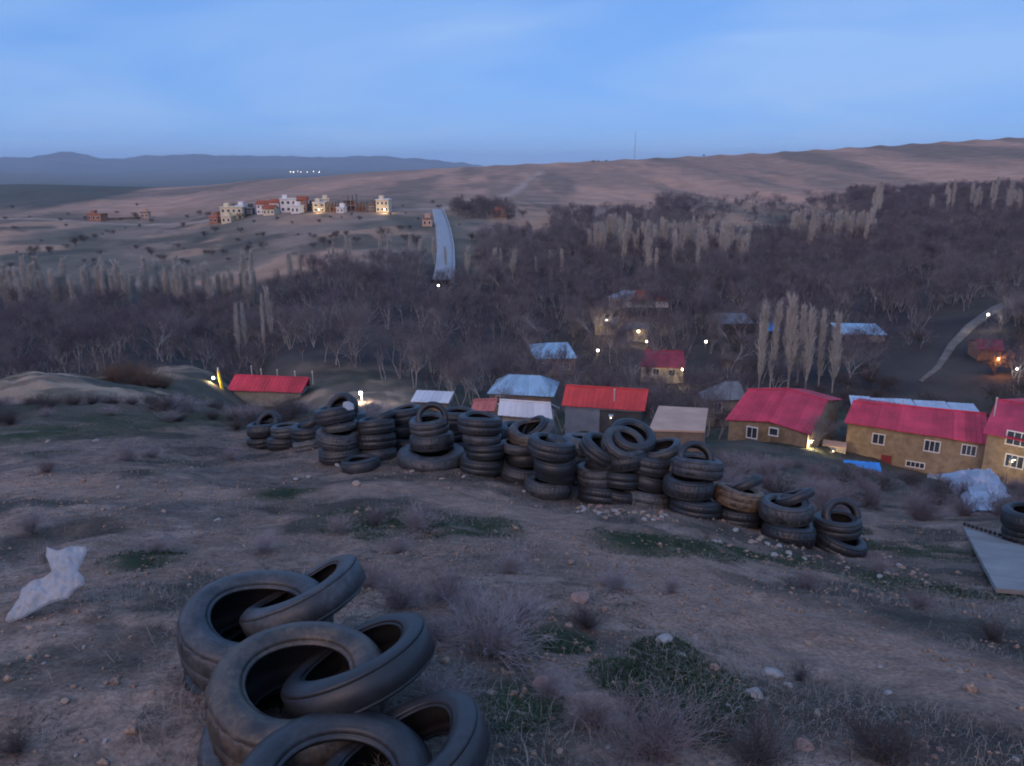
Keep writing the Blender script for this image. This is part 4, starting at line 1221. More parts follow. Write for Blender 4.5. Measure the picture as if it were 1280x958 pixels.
def tyre_meshes(R, w, rim, seed, lug=0, grooves=4):
    rg_ = np.random.default_rng(seed)
    a2, p2, a3, p3 = rg_.uniform(.004, .022), rg_.uniform(0, 6), rg_.uniform(.002, .010), rg_.uniform(0, 6)
    b1, q1, b2, q2 = rg_.uniform(0, .010), rg_.uniform(0, 6), rg_.uniform(.006, .018), rg_.uniform(0, 6)
    def rf(r, z, t, j): return r * (1 + a2 * np.cos(2 * t + p2) + a3 * np.cos(3 * t + p3))
    def zf(r, t): return b1 * np.cos(t + q1) + b2 * np.cos(2 * t + q2) * (1 - .5 * (r - rim) / (R - rim))
    H = R - rim; h = w / 2
    up = [(rim + .004, .74 * h), (rim + .012, .80 * h), (rim + .022, .80 * h), (rim + .10 * H, .84 * h), (rim + .22 * H, .93 * h), (rim + .30 * H, .955 * h), (rim + .33 * H, .985 * h), (rim + .52 * H, 1.0 * h),
          (rim + .56 * H, .985 * h), (rim + .70 * H, .93 * h), (rim + .83 * H, .84 * h), (rim + .92 * H, .73 * h), (R - .020, .62 * h)]
    inn = [(R - .030, .55 * h), (R - .024, .25 * h)]
    inner_up = [(rim + .004, .66 * h), (rim + .10 * H, .70 * h), (rim + .40 * H, .84 * h), (rim + .70 * H, .78 * h), (R - .045, .55 * h)]
    outer = up + [(R - .020, .35 * h), (R - .020, -.35 * h)] + [(r, -z) for r, z in up[::-1]]
    inner = [(r, -z) for r, z in inner_up] + [(r, z) for r, z in inner_up[::-1]]
    body = ring_mesh('carcass', outer + inner, 56, rf, zf)
    # tread band with grooves and, if lugged, cross cuts
    tw = .66 * h; prof = []; gd_ = float(rg_.choice([.002, .003, .005]))
    prof.append((R - .028, tw)); prof.append((R - .012, tw)); prof.append((R - .004, tw * .93))
    for g in range(grooves):
        zc = tw * (1 - 2 * (g + .5 + .5 / 1) / (grooves + 1)) if grooves else 0
        zc = tw * (1 - 2 * (g + 1) / (grooves + 1)); gw = .035 * w
        prof += [(R, zc + gw), (R - gd_, zc + gw * .6), (R - gd_, zc - gw * .6), (R, zc - gw)]
    prof += [(R - .004, -tw * .93), (R - .012, -tw), (R - .028, -tw)]
    seg = 120 if lug else 56
    def rt(r, z, t, j):
        k = r * (1 + a2 * np.cos(2 * t + p2) + a3 * np.cos(3 * t + p3))
        if lug and r > R - .015:
            ph = np.floor((t * lug / (2 * math.pi) + (.5 if z > 0 else 0)) * 2) % 2
            if abs(z) > tw * .42: k = k - .009 * ph
        return k
    tread = ring_mesh('tread', prof, seg, rt, zf)
    for m in (body, tread): m.materials.append(M_RUB)
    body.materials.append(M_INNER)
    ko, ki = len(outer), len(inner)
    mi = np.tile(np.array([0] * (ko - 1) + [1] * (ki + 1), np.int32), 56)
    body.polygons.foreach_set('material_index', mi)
    if not lug or True: pass
    return body, tread
KINDS = {}
for nm, R_, w_, rim_, lug, n_ in [('car', .305, .235, .172, 0, 5), ('thin', .290, .145, .185, 0, 3), ('suv', .335, .262, .185, 34, 5), ('big', .365, .270, .200, 40, 2), ('truck', .520, .290, .270, 40, 2)]:
    KINDS[nm] = (R_, w_, [tyre_meshes(R_, w_, rim_, hash(nm) % 97 + 7 * k if False else sum(map(ord, nm)) + 7 * k, lug, {'car': int(k % 2), 'thin': 0, 'suv': 1 + int(k % 2), 'big': 2, 'truck': 2}[nm]) for k in range(n_)])
DUST = {'blk': (.06, .065, .075, .30), 'dk': (.10, .105, .115, .40), 'gry': (.17, .175, .185, .55), 'tan': (.28, .21, .145, .50), 'pale': (.23, .24, .25, .8), 'brn': (.30, .20, .12, 1.0)}
LOOK = {'blk': 'black', 'dk': 'dull black', 'gry': 'dusty grey', 'tan': 'tan-dusted', 'pale': 'pale dusty', 'brn': 'brown muddy'}
trg = np.random.default_rng(77)
def tyre(kind, loc, normal=(0, 0, 1), spin=None, dust='dk', label='', group=None, sc=1.0):
    R_, w_, ms = KINDS[kind]
    b, tr = ms[int(trg.integers(len(ms)))]
    o = link('tyre', b, None)
    t_ = link('tread', tr, None, o)
    for ob in (o, t_): ob.color = DUST[dust]
    o.location = loc
    q = Vector(normal).normalized().to_track_quat('Z', 'Y')
    sp = Matrix.Rotation(trg.uniform(0, 6.28) if spin is None else spin, 4, 'Z')
    o.rotation_mode = 'QUATERNION'; o.rotation_quaternion = q @ sp.to_quaternion()
    o.scale = (sc, sc, sc)
    return tag(o, label, 'tyre', group)
ORD = ['first', 'second', 'third', 'fourth', 'fifth', 'sixth', 'seventh', 'eighth']

def ground_normal(x, y, e=.4):
    dx = (hz(x + e, y) - hz(x - e, y)) / (2 * e); dy = (hz(x, y + e) - hz(x, y - e)) / (2 * e)
    return Vector((-dx, -dy, 1)).normalized()

def stack(base, items, where, lean=None, jit=.045):
    """items: (kind, dust) flat, or (kind, dust, normal, (dx, dy, dz)) leaning in the top opening"""
    gn = ground_normal(base.x, base.y)
    ax = Vector((gn.x * .55, gn.y * .55, 1)).normalized() if lean is None else Vector(lean).normalized()
    z = -.03; last = None
    for i, it in enumerate(items):
        R_, w_, _ = KINDS[it[0]]
        lab = '%s %s tyre %s' % (LOOK[it[1]], {'truck': 'truck', 'thin': 'narrow', 'big': 'wide'}.get(it[0], 'car'), '')
        if len(it) == 2:
            c = base + ax * (z + w_ / 2) + Vector((trg.normal() * jit, trg.normal() * jit, 0))
            nn = ax + Vector((trg.normal() * .06, trg.normal() * .06, 0))
            tyre(it[0], c, nn, None, it[1], '%s tyre %s up in %s' % ((LOOK[it[1]] + {'truck': ' truck', 'thin': ' narrow', 'big': ' wide', 'suv': ' lugged', 'car': ''}[it[0]]), ORD[i], where), 'tyres stacked along the slope')
            z += w_ * .97
        else:
            c = base + ax * z + Vector(it[3])
            tyre(it[0], c, it[2], None, it[1], sc=it[4] if len(it) > 4 else .86, label= '%s tyre stuck askew atop %s' % (LOOK[it[1]] + {'truck': ' truck', 'thin': ' narrow', 'big': ' wide', 'suv': ' lugged', 'car': ''}[it[0]], where), group='tyres stacked along the slope')
NTH = ['first', 'second', 'third', 'fourth', 'fifth', 'sixth', 'seventh', 'eighth', 'ninth', 'tenth', 'eleventh', 'twelfth', 'thirteenth', 'fourteenth', 'fifteenth']
def fr(k): return 'the %s front stack from the grey slab' % NTH[k - 1]
def bk(k): return 'the %s rear stack from the grey slab' % NTH[k - 1]
def on(px, py): return G(px, py, 3.0, 30.0)
UP = lambda dx, dy, dz=0.0: (dx, dy, dz)
ROW = [
 (1045, 690, fr(1), [('suv', 'blk'), ('car', 'dk'), ('thin', 'dk', (.10, -.90, .45), UP(.02, .05, .0))]),
 (977, 672, fr(2), [('suv', 'blk'), ('suv', 'gry'), ('thin', 'dk', (-.35, .35, .80), UP(.12, .10, .02))]),
 (918, 652, fr(3), [('suv', 'blk'), ('suv', 'brn'), ('thin', 'dk', (-.45, .45, .75), UP(.10, .10, -.02))]),
 (863, 640, fr(4), [('suv', 'blk'), ('suv', 'dk'), ('suv', 'gry'), ('thin', 'dk', (.12, -.80, .55), UP(0, .06, -.03))]),
 (808, 630, fr(5), [('suv', 'pale'), ('car', 'blk'), ('suv', 'dk'), ('thin', 'gry', (-.28, .05, .95), UP(.14, .05, .06), 1.0)]),
 (750, 626, fr(6), [('suv', 'blk'), ('suv', 'gry'), ('thin', 'dk'), ('car', 'dk', (.42, -.18, .88), UP(-.02, 0, .12), 1.0)]),
 (693, 620, fr(7), [('suv', 'gry'), ('thin', 'blk'), ('car', 'blk'), ('suv', 'dk'), ('thin', 'dk', (.5, .3, .6), UP(.02, .03, -.14))]),
 (652, 600, fr(8), [('big', 'dk'), ('car', 'blk'), ('thin', 'gry'), ('big', 'tan', (-.14, -.12, .97), UP(.10, .05, .10), 1.0), ('thin', 'blk', (-.6, -.1, .7), UP(.12, .10, .16))]),
 (600, 590, fr(9), [('suv', 'dk'), ('car', 'blk'), ('thin', 'gry'), ('suv', 'dk')]),
 (535, 583, fr(10), [('truck', 'gry'), ('suv', 'dk'), ('car', 'gry'), ('thin', 'blk', (.15, -.85, .45), UP(.06, 0, .02))]),
 (473, 574, fr(11), [('car', 'dk'), ('suv', 'blk'), ('car', 'dk'), ('thin', 'blk', (-.45, .35, .75), UP(.10, .06, -.03))]),
 (427, 575, fr(12), [('big', 'dk'), ('big', 'gry'), ('thin', 'pale'), ('suv', 'dk'), ('car', 'blk', (-.35, -.65, .55), UP(.05, .05, -.05))]),
 (388, 562, fr(13), [('car', 'pale'), ('suv', 'blk'), ('thin', 'blk', (-.5, .25, .75), UP(.10, .05, .04))]),
 (361, 560, fr(14), [('suv', 'blk'), ('car', 'gry')]),
 (332, 557, fr(15), [('suv', 'blk'), ('suv', 'dk'), ('car', 'blk', (-.30, -.70, .6), UP(.08, .05, -.03))]),
]
for px, py, where, items in ROW:
    stack(on(px, py), items, where)
def behind(px, D): return gd(px, D)
stack(behind(962, 10.6), [('car', 'blk'), ('car', 'dk')], bk(1))
stack(behind(776, 11.0), [('suv', 'blk'), ('car', 'blk'), ('suv', 'blk'), ('car', 'gry', (.22, -.50, .85), UP(0, 0, .10), 1.0), ('suv', 'dk', (.18, -.40, .90), UP(.14, .16, .14), 1.0)], bk(2))
stack(behind(835, 11.2), [('suv', 'blk'), ('car', 'blk'), ('suv', 'dk')], bk(3))
stack(behind(722, 12.2), [('suv', 'blk'), ('suv', 'blk'), ('big', 'pale')], bk(4))
stack(behind(640, 12.6), [('suv', 'blk'), ('car', 'blk'), ('suv', 'dk')], bk(5))
stack(behind(570, 13.2), [('suv', 'blk'), ('car', 'blk'), ('suv', 'dk')], bk(6))
stack(behind(503, 13.6), [('suv', 'blk'), ('car', 'blk'), ('suv', 'dk')], bk(7))
stack(behind(448, 13.8), [('suv', 'blk'), ('suv', 'blk'), ('car', 'dk')], bk(8))
stack(behind(665, 13.0), [('suv', 'blk'), ('suv', 'blk'), ('car', 'gry')], 'the rear stack behind the tan-dusted wide tyre')
c = on(452, 587); gn = ground_normal(c.x, c.y)
tyre('car', c + gn * .07, gn, None, 'dk', 'single dark tyre lying flat on the earth in front of the stacks', 'tyres stacked along the slope')
# at the slab
stack(gd(1286, 11.0), [('suv', 'blk'), ('big', 'blk'), ('truck', 'pale', (.75, -.60, .25), UP(.16, -.05, .30), 1.0)], 'the stack standing beside the grey slab')

# near stacks at the viewer's feet
def near(px, py, D): return P(px, py, D)
def near_stack(px, py, D, nl, items_below, ring, who, top=('big', 'gry'), scl=1.0):
    """top tyre's centre shows at (px, py) and depth D; others below it down to the ground"""
    c = P(px, py, D)
    R_, w_, _ = KINDS[top[0]]
    nn = Vector(nl)
    tyre(top[0], c, nn, None, top[1], '%s tyre lying open atop %s' % (LOOK[top[1]], who), 'near tyre stacks', scl)
    z = c - nn.normalized() * w_ * .97
    g = hz(c.x, c.y); k = 0
    while z.z > g - .16 and k < 4:
        kd = items_below[min(k, len(items_below) - 1)]
        tyre(kd[0], z + Vector((trg.normal() * .02, trg.normal() * .02, 0)), nn + Vector((trg.normal() * .04, trg.normal() * .04, 0)), None, kd[1], '%s tyre %s the top tyre of %s' % (LOOK[kd[1]], ['just under', 'two below', 'three below', 'four below'][k], who), 'near tyre stacks')
        z = z - nn.normalized() * KINDS[kd[0]][1] * .97; k += 1
    print('NEAR', who, 'below', k)
    if len(who.split()) > 7: pass
    for kd, dst, nrm, off, txt in ring:
        tyre(kd, c + Vector(off), nrm, None, dst, txt, 'near tyre stacks')
near_stack(322, 786, 3.45, (.04, -.12, 1), [('suv', 'blk'), ('car', 'blk')],
           [('thin', 'gry', (-.42, .20, .88), (.18, .12, .075), 'worn tyre leaning out of the near stack closest to the bag')],
           'the near stack closest to the bag', ('suv', 'gry'), .96)
near_stack(375, 872, 2.86, (.04, -.12, 1), [('suv', 'gry'), ('car', 'blk')],
           [('thin', 'blk', (-.40, .20, .90), (.20, .09, .065), 'jet black tyre leaning half out of the middle near stack')],
           'the middle near stack', ('suv', 'tan'), .96)
near_stack(420, 1008, 2.45, (.04, -.12, 1), [('suv', 'dk'), ('car', 'blk')],
           [('thin', 'dk', (-.36, .14, .92), (.20, .09, .085), 'scuffed dark tyre leaning on top of the third near stack')],
           'the third near stack', ('suv', 'dk'), .96)

# ------------------------------------------------------------------ litter, slab, sheeting
def inflate(name, outline, n=46, thick=.05, wr=.02, seed=1):
    """closed pillow from an outline in the plane"""
    pts = np.array(outline); lo, hi = pts.min(0), pts.max(0)
    xs, ys = np.linspace(lo[0], hi[0], n), np.linspace(lo[1], hi[1], n)
    X, Y = np.meshgrid(xs, ys)
    def inside(x, y):
        c = np.zeros_like(x, bool); j = len(pts) - 1
        for i in range(len(pts)):
            xi, yi, xj, yj = *pts[i], *pts[j]
            c ^= ((yi > y) != (yj > y)) & (x < (xj - xi) * (y - yi) / (yj - yi + 1e-12) + xi); j = i
        return c
    def dist(x, y):
        d = np.full_like(x, 9.)
        for a, b in zip(pts, np.roll(pts, -1, 0)):
            L2 = ((b - a) ** 2).sum(); t = np.clip(((x - a[0]) * (b[0] - a[0]) + (y - a[1]) * (b[1] - a[1])) / L2, 0, 1)
            d = np.minimum(d, np.hypot(x - a[0] - t * (b[0] - a[0]), y - a[1] - t * (b[1] - a[1])))
        return d
    ins = inside(X, Y); d = dist(X, Y)
    idx = -np.ones_like(X, int); V = []; F = []
    sel = ins
    top = {}
    h = np.minimum(1, d / .07) ** .5 * thick * (.5 + .9 * fbm(X * 10, Y * 10, 1.0, 2, seed)) + wr * (np.abs(fbm(X, Y, .10, 4, seed + 3) - .5) * 5 - .6) * np.minimum(1, d / .03)
    for side in (1, 0):
        idx[:] = -1
        for a in range(n):
            for b in range(n):
                if sel[a, b]:
                    idx[a, b] = len(V); V.append((X[a, b], Y[a, b], max(h[a, b], .004) if side else -max(h[a, b], .004) * .8))
        for a in range(n - 1):
            for b in range(n - 1):
                q = [idx[a, b], idx[a, b + 1], idx[a + 1, b + 1], idx[a + 1, b]]
                if min(q) >= 0: F.append(tuple(q) if side else tuple(q[::-1]))
    return me_np(name, V, F, True)
M_BAG = mat('white_plastic', (.58, .58, .60), rough=.4, var=.16, scale=9, bump=.5, bscale=26, spec=.5)
bn_, bl_ = M_BAG.node_tree.nodes, M_BAG.node_tree.links
_tr = bn_.new('ShaderNodeBsdfTranslucent'); _tr.inputs[0].default_value = (.6, .62, .65, 1)
_tp = bn_.new('ShaderNodeBsdfTransparent'); _m1 = bn_.new('ShaderNodeMixShader'); _m1.inputs[0].default_value = .35
_m2 = bn_.new('ShaderNodeMixShader'); _m2.inputs[0].default_value = .28
bl_.new(bn_['Principled BSDF'].outputs[0], _m1.inputs[1]); bl_.new(_tr.outputs[0], _m1.inputs[2])
bl_.new(_m1.outputs[0], _m2.inputs[1]); bl_.new(_tp.outputs[0], _m2.inputs[2]); bl_.new(_m2.outputs[0], bn_['Material Output'].inputs['Surface'])
p = G(50, 775); gn = ground_normal(p.x, p.y)
bn = (gn + Vector((0, -1.0, .05))).normalized()          # propped against the tufts behind it
k = 4.35 / FPX
out = [((px - 50) * k, (764 - py) * k * 1.18) for px, py in [(25, 684), (45, 690), (62, 684), (84, 686), (82, 700), (80, 714), (92, 722), (95, 730), (84, 738), (80, 746), (62, 750), (42, 760), (28, 768), (10, 773), (9, 762), (16, 746), (14, 735), (24, 726), (38, 722), (46, 716), (38, 706), (30, 698)]]
bag = link('plastic_bag', inflate('plastic_bag', out, n=70, thick=.055, wr=.026, seed=4), M_BAG)
bag.location = p + gn * .03; bag.rotation_mode = 'QUATERNION'
xa = Vector((1, 0, 0)); xa = (xa - bn * xa.dot(bn)).normalized(); ya = bn.cross(xa)
bag.rotation_quaternion = Matrix((xa, ya, bn)).transposed().to_quaternion()
tag(bag, 'crumpled white plastic bag lying on the bare slope', 'plastic bag')
p = on(566, 502) if False else gd(439, 12.55)
out = [(-.09, -.05), (.02, -.08), (.10, -.02), (.06, .07), (-.04, .09), (-.11, .03)]
scrap = link('plastic_scrap', inflate('plastic_scrap', out, n=22, thick=.03, wr=.012, seed=9), M_BAG)
scrap.location = P(436, 508, 12.35); scrap.rotation_euler = (.6, .4, 0)
tag(scrap, 'scrap of white plastic caught on top of a tyre stack', 'scrap')

# grey slab lying on the slope
M_SLAB = mat('weathered_slab', (.28, .262, .245), rough=.8, var=.2, scale=2.2, bump=.25, bscale=20)
cs = [G(px, py) for px, py in ((1203, 664), (1300, 696), (1330, 752), (1244, 745))]
c = sum(cs, Vector()) / 4
sl = empty('slab', c)
V = [(q - c + Vector((0, 0, .03 + dz))) for dz in (0, .045) for q in cs]
V = [tuple(v) for v in V]
link('panel', me_np('panel', V, [(0, 1, 2, 3), (7, 6, 5, 4), (4, 5, 1, 0), (5, 6, 2, 1), (6, 7, 3, 2), (7, 4, 0, 3)]), M_SLAB, sl)
q = MB()
for i in range(16):
    a = cs[0].lerp(cs[1], (i + .5) / 16) - c + Vector((0, .02, .12)); q.ball(a, .03, 6, 4)
q.build('edge_roll', mat('dark_rubber_edge', (.04, .04, .045)), sl)
tag(sl, 'flat pale grey slab lying on the slope beside the tyres', 'slab')

# pale sheeting spread over a heap below the slope
M_SHEET = mat('pale_sheeting', (.36, .42, .50), rough=.35, var=.22, scale=1.2, bump=.5, bscale=6, spec=.5)
M_GRN = mat('green_sheeting', (.05, .15, .11), rough=.5, var=.2, scale=2)
def drape(px0, D0, corners, n=40, bulge=.45, seed=3):
    c4 = [G(px, py, 12, 140) for px, py in corners]
    U, W = np.meshgrid(np.linspace(0, 1, n), np.linspace(0, 1, n))
    B = [np.array(v) for v in c4]
    Pt = (B[0][None, None] * ((1 - U) * (1 - W))[..., None] + B[1][None, None] * (U * (1 - W))[..., None] + B[2][None, None] * (U * W)[..., None] + B[3][None, None] * ((1 - U) * W)[..., None])
    x = Pt[..., 0] + (fbm(U * 5, W * 5, 1, 2, seed) - .5) * .6 * np.sin(math.pi * W); y = Pt[..., 1] + (fbm(U * 5 + 9, W * 5, 1, 2, seed) - .5) * .6
    z = height(x, y) + .05 + bulge * (np.sin(math.pi * U) ** .6) * (np.sin(math.pi * W) ** .5) * (.6 + .6 * fbm(U * 4, W * 4, 1, 3, seed + 1)) + np.abs(fbm(U * 9 + W * 3, W * 2, 1, 3, seed + 2) - .5) * .12
    V = np.stack([x.ravel(), y.ravel(), z.ravel()], 1); o = V.mean(0)
    V2 = V - o; V3 = V2.copy(); V3[:, 2] -= .03
    i = np.arange(n - 1)[:, None] * n; j = np.arange(n - 1)[None]
    Q = np.stack([i + j, i + j + 1, i + n + j + 1, i + n + j], 2).reshape(-1, 4)
    return fast_mesh('sheeting', np.vstack([V2, V3]), np.vstack([Q[:, ::-1], Q + n * n]), True), o
me, o = drape(0, 0, ((1158, 592), (1246, 584), (1272, 642), (1205, 640)), 48, .7)
sh = link('sheeting', me, M_SHEET, None, o)
tag(sh, 'pale translucent sheeting spread over a heap below the brick houses', 'plastic sheeting')
me, o = drape(0, 0, ((1240, 629), (1258, 628), (1262, 638), (1240, 639)), 14, .12, 8)
tag(link('sheeting', me, M_GRN, None, o), 'small piece of green sheeting at the foot of the pale heap', 'plastic sheeting')
# ------------------------------------------------------------------ stones, scrub and grass on the near slope
def stone_mesh(seed, flat=.6):
    bm = bmesh.new(); bmesh.ops.create_icosphere(bm, subdivisions=2, radius=1.0)
    r_ = random.Random(seed)
    cuts = [(Vector((r_.gauss(0, 1), r_.gauss(0, 1), r_.gauss(0, 1))).normalized(), r_.uniform(.55, .85)) for _ in range(9)]
    sx, sy = r_.uniform(.8, 1.3), r_.uniform(.7, 1.0)
    for v in bm.verts:
        for n_, d_ in cuts:
            k = v.co.dot(n_)
            if k > d_: v.co -= n_ * (k - d_) * .9
        v.co += Vector((r_.gauss(0, .025), r_.gauss(0, .025), r_.gauss(0, .025)))
        v.co = Vector((v.co.x * sx, v.co.y * sy, v.co.z * flat))
    me = bpy.data.meshes.new('stone'); bm.to_mesh(me); bm.free()
    return me
ST_PALE = mat('pale_stone', (.34, .32, .30), var=.25, scale=2.2, bump=.4, bscale=9)
ST_TAN = mat('tan_stone', (.34, .26, .20), var=.25, scale=2.2, bump=.4, bscale=9)
ST_RED = mat('reddish_stone', (.30, .19, .155), var=.25, scale=2.2, bump=.4, bscale=9)
STM = []
for k in range(9):
    me = stone_mesh(k + 3, [.5, .65, .42, .7, .55, .6, .45, .6, .5][k]); me.materials.append([ST_PALE, ST_TAN, ST_RED][k % 3]); STM.append(me)
KOLS = ['pale grey', 'tan', 'reddish']
def stone(px, py, wpx, k, where, i):
    p = G(px, py)
    if p is None: return
    D = p.y * CP - p.z * SP
    s = wpx * D / FPX / 2.0
    o = link('stone', STM[k], None)
    o.location = p + Vector((0, 0, s * .18)); o.rotation_euler = (trg.normal() * .2, trg.normal() * .2, trg.uniform(0, 6.28)); o.scale = (s, s, s)
    tag(o, '%s stone %s' % (KOLS[k % 3], where), 'stone', 'stones ' + where)
big = [(830, 803, 30, 0), (852, 821, 17, 0), (893, 836, 14, 2), (965, 846, 34, 0), (985, 858, 15, 0), (943, 870, 24, 3), (910, 884, 13, 0), (925, 888, 12, 3), (904, 901, 12, 1), (840, 932, 15, 0), (858, 905, 9, 1),
       (890, 955, 12, 1), (1022, 892, 12, 1), (1110, 868, 15, 0), (1200, 841, 11, 1), (1135, 905, 10, 1), (1270, 950, 12, 0), (1175, 938, 10, 2), (725, 750, 28, 2), (676, 857, 26, 2), (1010, 805, 12, 1), (1100, 835, 9, 0),
       (1065, 800, 8, 4), (880, 760, 9, 1), (930, 765, 8, 5), (950, 925, 9, 2), (1005, 935, 26, 2), (1060, 930, 14, 1), (760, 935, 10, 0), (700, 940, 10, 1)]
for i, (px, py, w, k) in enumerate(big): stone(px, py, w, k, 'on the lower slope among the green tufts', i)
for i, (px, py, w, k) in enumerate([(272, 652, 12, 0), (148, 610, 8, 0), (205, 640, 7, 1), (305, 683, 7, 0), (275, 714, 8, 0), (237, 732, 7, 1), (120, 552, 10, 0), (60, 553, 8, 1), (370, 600, 9, 0), (386, 597, 8, 1), (446, 606, 13, 1), (422, 583, 10, 0), (82, 877, 12, 1), (132, 928, 11, 0), (38, 785, 10, 1), (170, 903, 9, 1), (105, 810, 8, 0), (215, 835, 10, 2), (55, 830, 7, 0), (190, 865, 8, 1), (20, 915, 8, 1), (95, 945, 9, 0)]):
    stone(px, py, w, k, 'on the bare earth between the white bag and the stacks', i)
for i in range(34):
    px = trg.uniform(720, 850); py = 636 + (px - 720) * .11 + trg.normal() * 3
    stone(px, py, trg.uniform(5, 12), int(trg.integers(9)), 'in the rubble line at the foot of the stacks', i)
for i in range(46):
    px = trg.uniform(880, 1170); py = 668 + (px - 880) * .17 + trg.normal() * 9
    stone(px, py, trg.uniform(5, 11), int(trg.integers(9)), 'in the weedy strip below the last stacks', i)
for i, (px, py, w, k) in enumerate([(580, 597, 10, 0), (552, 600, 8, 1), (620, 608, 8, 2), (655, 615, 7, 0), (515, 590, 7, 1)]):
    stone(px, py, w, k, 'at the foot of the stack with the truck tyre', i)

# gravel: far too much to count
def sector(n, rmin, rmax, half=39.0, bias=1.0):
    a = np.radians(trg.uniform(-half, half, n)); u = trg.random(n)
    r = (rmin ** (2 - bias) + u * (rmax ** (2 - bias) - rmin ** (2 - bias))) ** (1 / (2 - bias)) if bias != 2 else rmin * (rmax / rmin) ** u
    return r * np.sin(a), r * np.cos(a)
def gravel(n=9000):
    x, y = sector(n, 1.8, 15, bias=1.55)
    keep = fbm(x, y, .9, 4, 151) + trg.normal(size=n) * .05 > .52
    x, y = x[keep], y[keep]; n = len(x)
    r = np.hypot(x, y)
    s = np.exp(trg.normal(size=n) * .45) * .0085 * (1 + .06 * r)
    z = height(x, y)
    oct_ = np.array([[1, 0, 0], [0, 1, 0], [-1, 0, 0], [0, -1, 0], [.1, .05, .75], [0, 0, -.6]], float)
    V = oct_[None] * (1 + trg.normal(size=(n, 6, 1)) * .22)
    a = trg.uniform(0, 6.28, n); ca, sa = np.cos(a), np.sin(a)
    vx = V[..., 0] * ca[:, None] - V[..., 1] * sa[:, None]; vy = V[..., 0] * sa[:, None] + V[..., 1] * ca[:, None]
    V = np.stack([vx, vy * .8, V[..., 2]], 2) * s[:, None, None] + np.stack([x, y, z + s * .2], 1)[:, None]
    f = np.array([[0, 1, 4], [1, 2, 4], [2, 3, 4], [3, 0, 4], [1, 0, 5], [2, 1, 5], [3, 2, 5], [0, 3, 5]])
    Q = (np.arange(n) * 6)[:, None, None] + f[None]
    return fast_mesh('gravel', V.reshape(-1, 3), Q.reshape(-1, 3), False)
gv = link('gravel', gravel(), mat('gravel_mix', (.29, .205, .155), var=.5, scale=60, detail=2))
tag(gv, 'loose gravel scattered over the bare slope', 'gravel', kind='stuff')

def blades(name, x, y, h, wdt, lean, curl=.4):
    n = len(x); z = height(x, y) - .01
    a = trg.uniform(0, 6.28, n); b = trg.uniform(0, 6.28, n)
    dx, dy = np.cos(b) * lean, np.sin(b) * lean
    wx, wy = np.cos(a) * wdt, np.sin(a) * wdt
    base = np.stack([x, y, z], 1)
    mid = base + np.stack([dx * h * .45, dy * h * .45, h * .6], 1)
    tip = base + np.stack([dx * h * (1 + curl), dy * h * (1 + curl), h * np.maximum(.35, 1 - lean * .5)], 1)
    W = np.stack([wx, wy, np.zeros(n)], 1)
    V = np.stack([base - W, base + W, mid + W * .8, mid - W * .8, tip], 1)
    i = (np.arange(n) * 5)[:, None]
    T = np.concatenate([i + np.array([[0, 1, 2]]), i + np.array([[0, 2, 3]]), i + np.array([[3, 2, 4]])], 0)
    return fast_mesh(name, V.reshape(-1, 3), T, False)
# dead grass
n = 110000; x, y = sector(n, 1.7, 17, bias=1.5)
dn = fbm(x, y, 1.3, 4, 161) - .12 * np.clip(-.35 - x / np.maximum(y, .5) * 1.0, 0, .5) * 4; keep = (dn + trg.normal(size=n) * .07 > .55) | (trg.random(n) < .06); keep &= strip_mask(x, y) < .45
x, y = x[keep], y[keep]; n = len(x)
me = blades('dead_grass', x, y, trg.uniform(.025, .095, n), trg.uniform(.0005, .0011, n) * (1 + .08 * np.hypot(x, y)), trg.uniform(.2, 1.5, n))
tag(link('dead_grass', me, mat('straw', (.27, .235, .21), var=.35, scale=3.0)), 'thin grey-straw dead grass over the slope', 'grass', kind='stuff')
# green tufts
cx = trg.integers(0, len(GREEN), 42000)
ang, rr = trg.uniform(0, 6.28, len(cx)), np.sqrt(trg.random(len(cx))) * GREEN[cx, 2] * 1.1
x, y = GREEN[cx, 0] + rr * np.cos(ang), GREEN[cx, 1] + rr * np.sin(ang) / .8
keep = (fbm(x, y, .45, 4, 15) + trg.normal(size=len(x)) * .06 > .50)
x, y = x[keep], y[keep]; n = len(x)
me = blades('green_weeds', x, y, trg.uniform(.015, .05, n), trg.uniform(.002, .0045, n) * (1 + .05 * np.hypot(x, y)), trg.uniform(.3, 1.4, n))
tag(link('green_weeds', me, mat('weed_green', (.034, .056, .028), var=.45, scale=4.0)), 'low dark green weeds in patches on the slope', 'weeds', kind='stuff')
# brown twig litter
n = 60000; x, y = sector(n, 1.7, 14, bias=1.6)
dn = fbm(x, y, .8, 4, 171); keep = (dn + trg.normal(size=n) * .06 > .50) & (strip_mask(x, y) < .5)
x, y = x[keep], y[keep]; n = len(x)
me = blades('plant_litter', x, y, trg.uniform(.010, .035, n), trg.uniform(.001, .0025, n) * (1 + .06 * np.hypot(x, y)), trg.uniform(1.0, 3.0, n))
tag(link('plant_litter', me, mat('litter_brown', (.060, .048, .042), var=.5, scale=5)), 'dark dead plant litter lying over the slope', 'litter', kind='stuff')

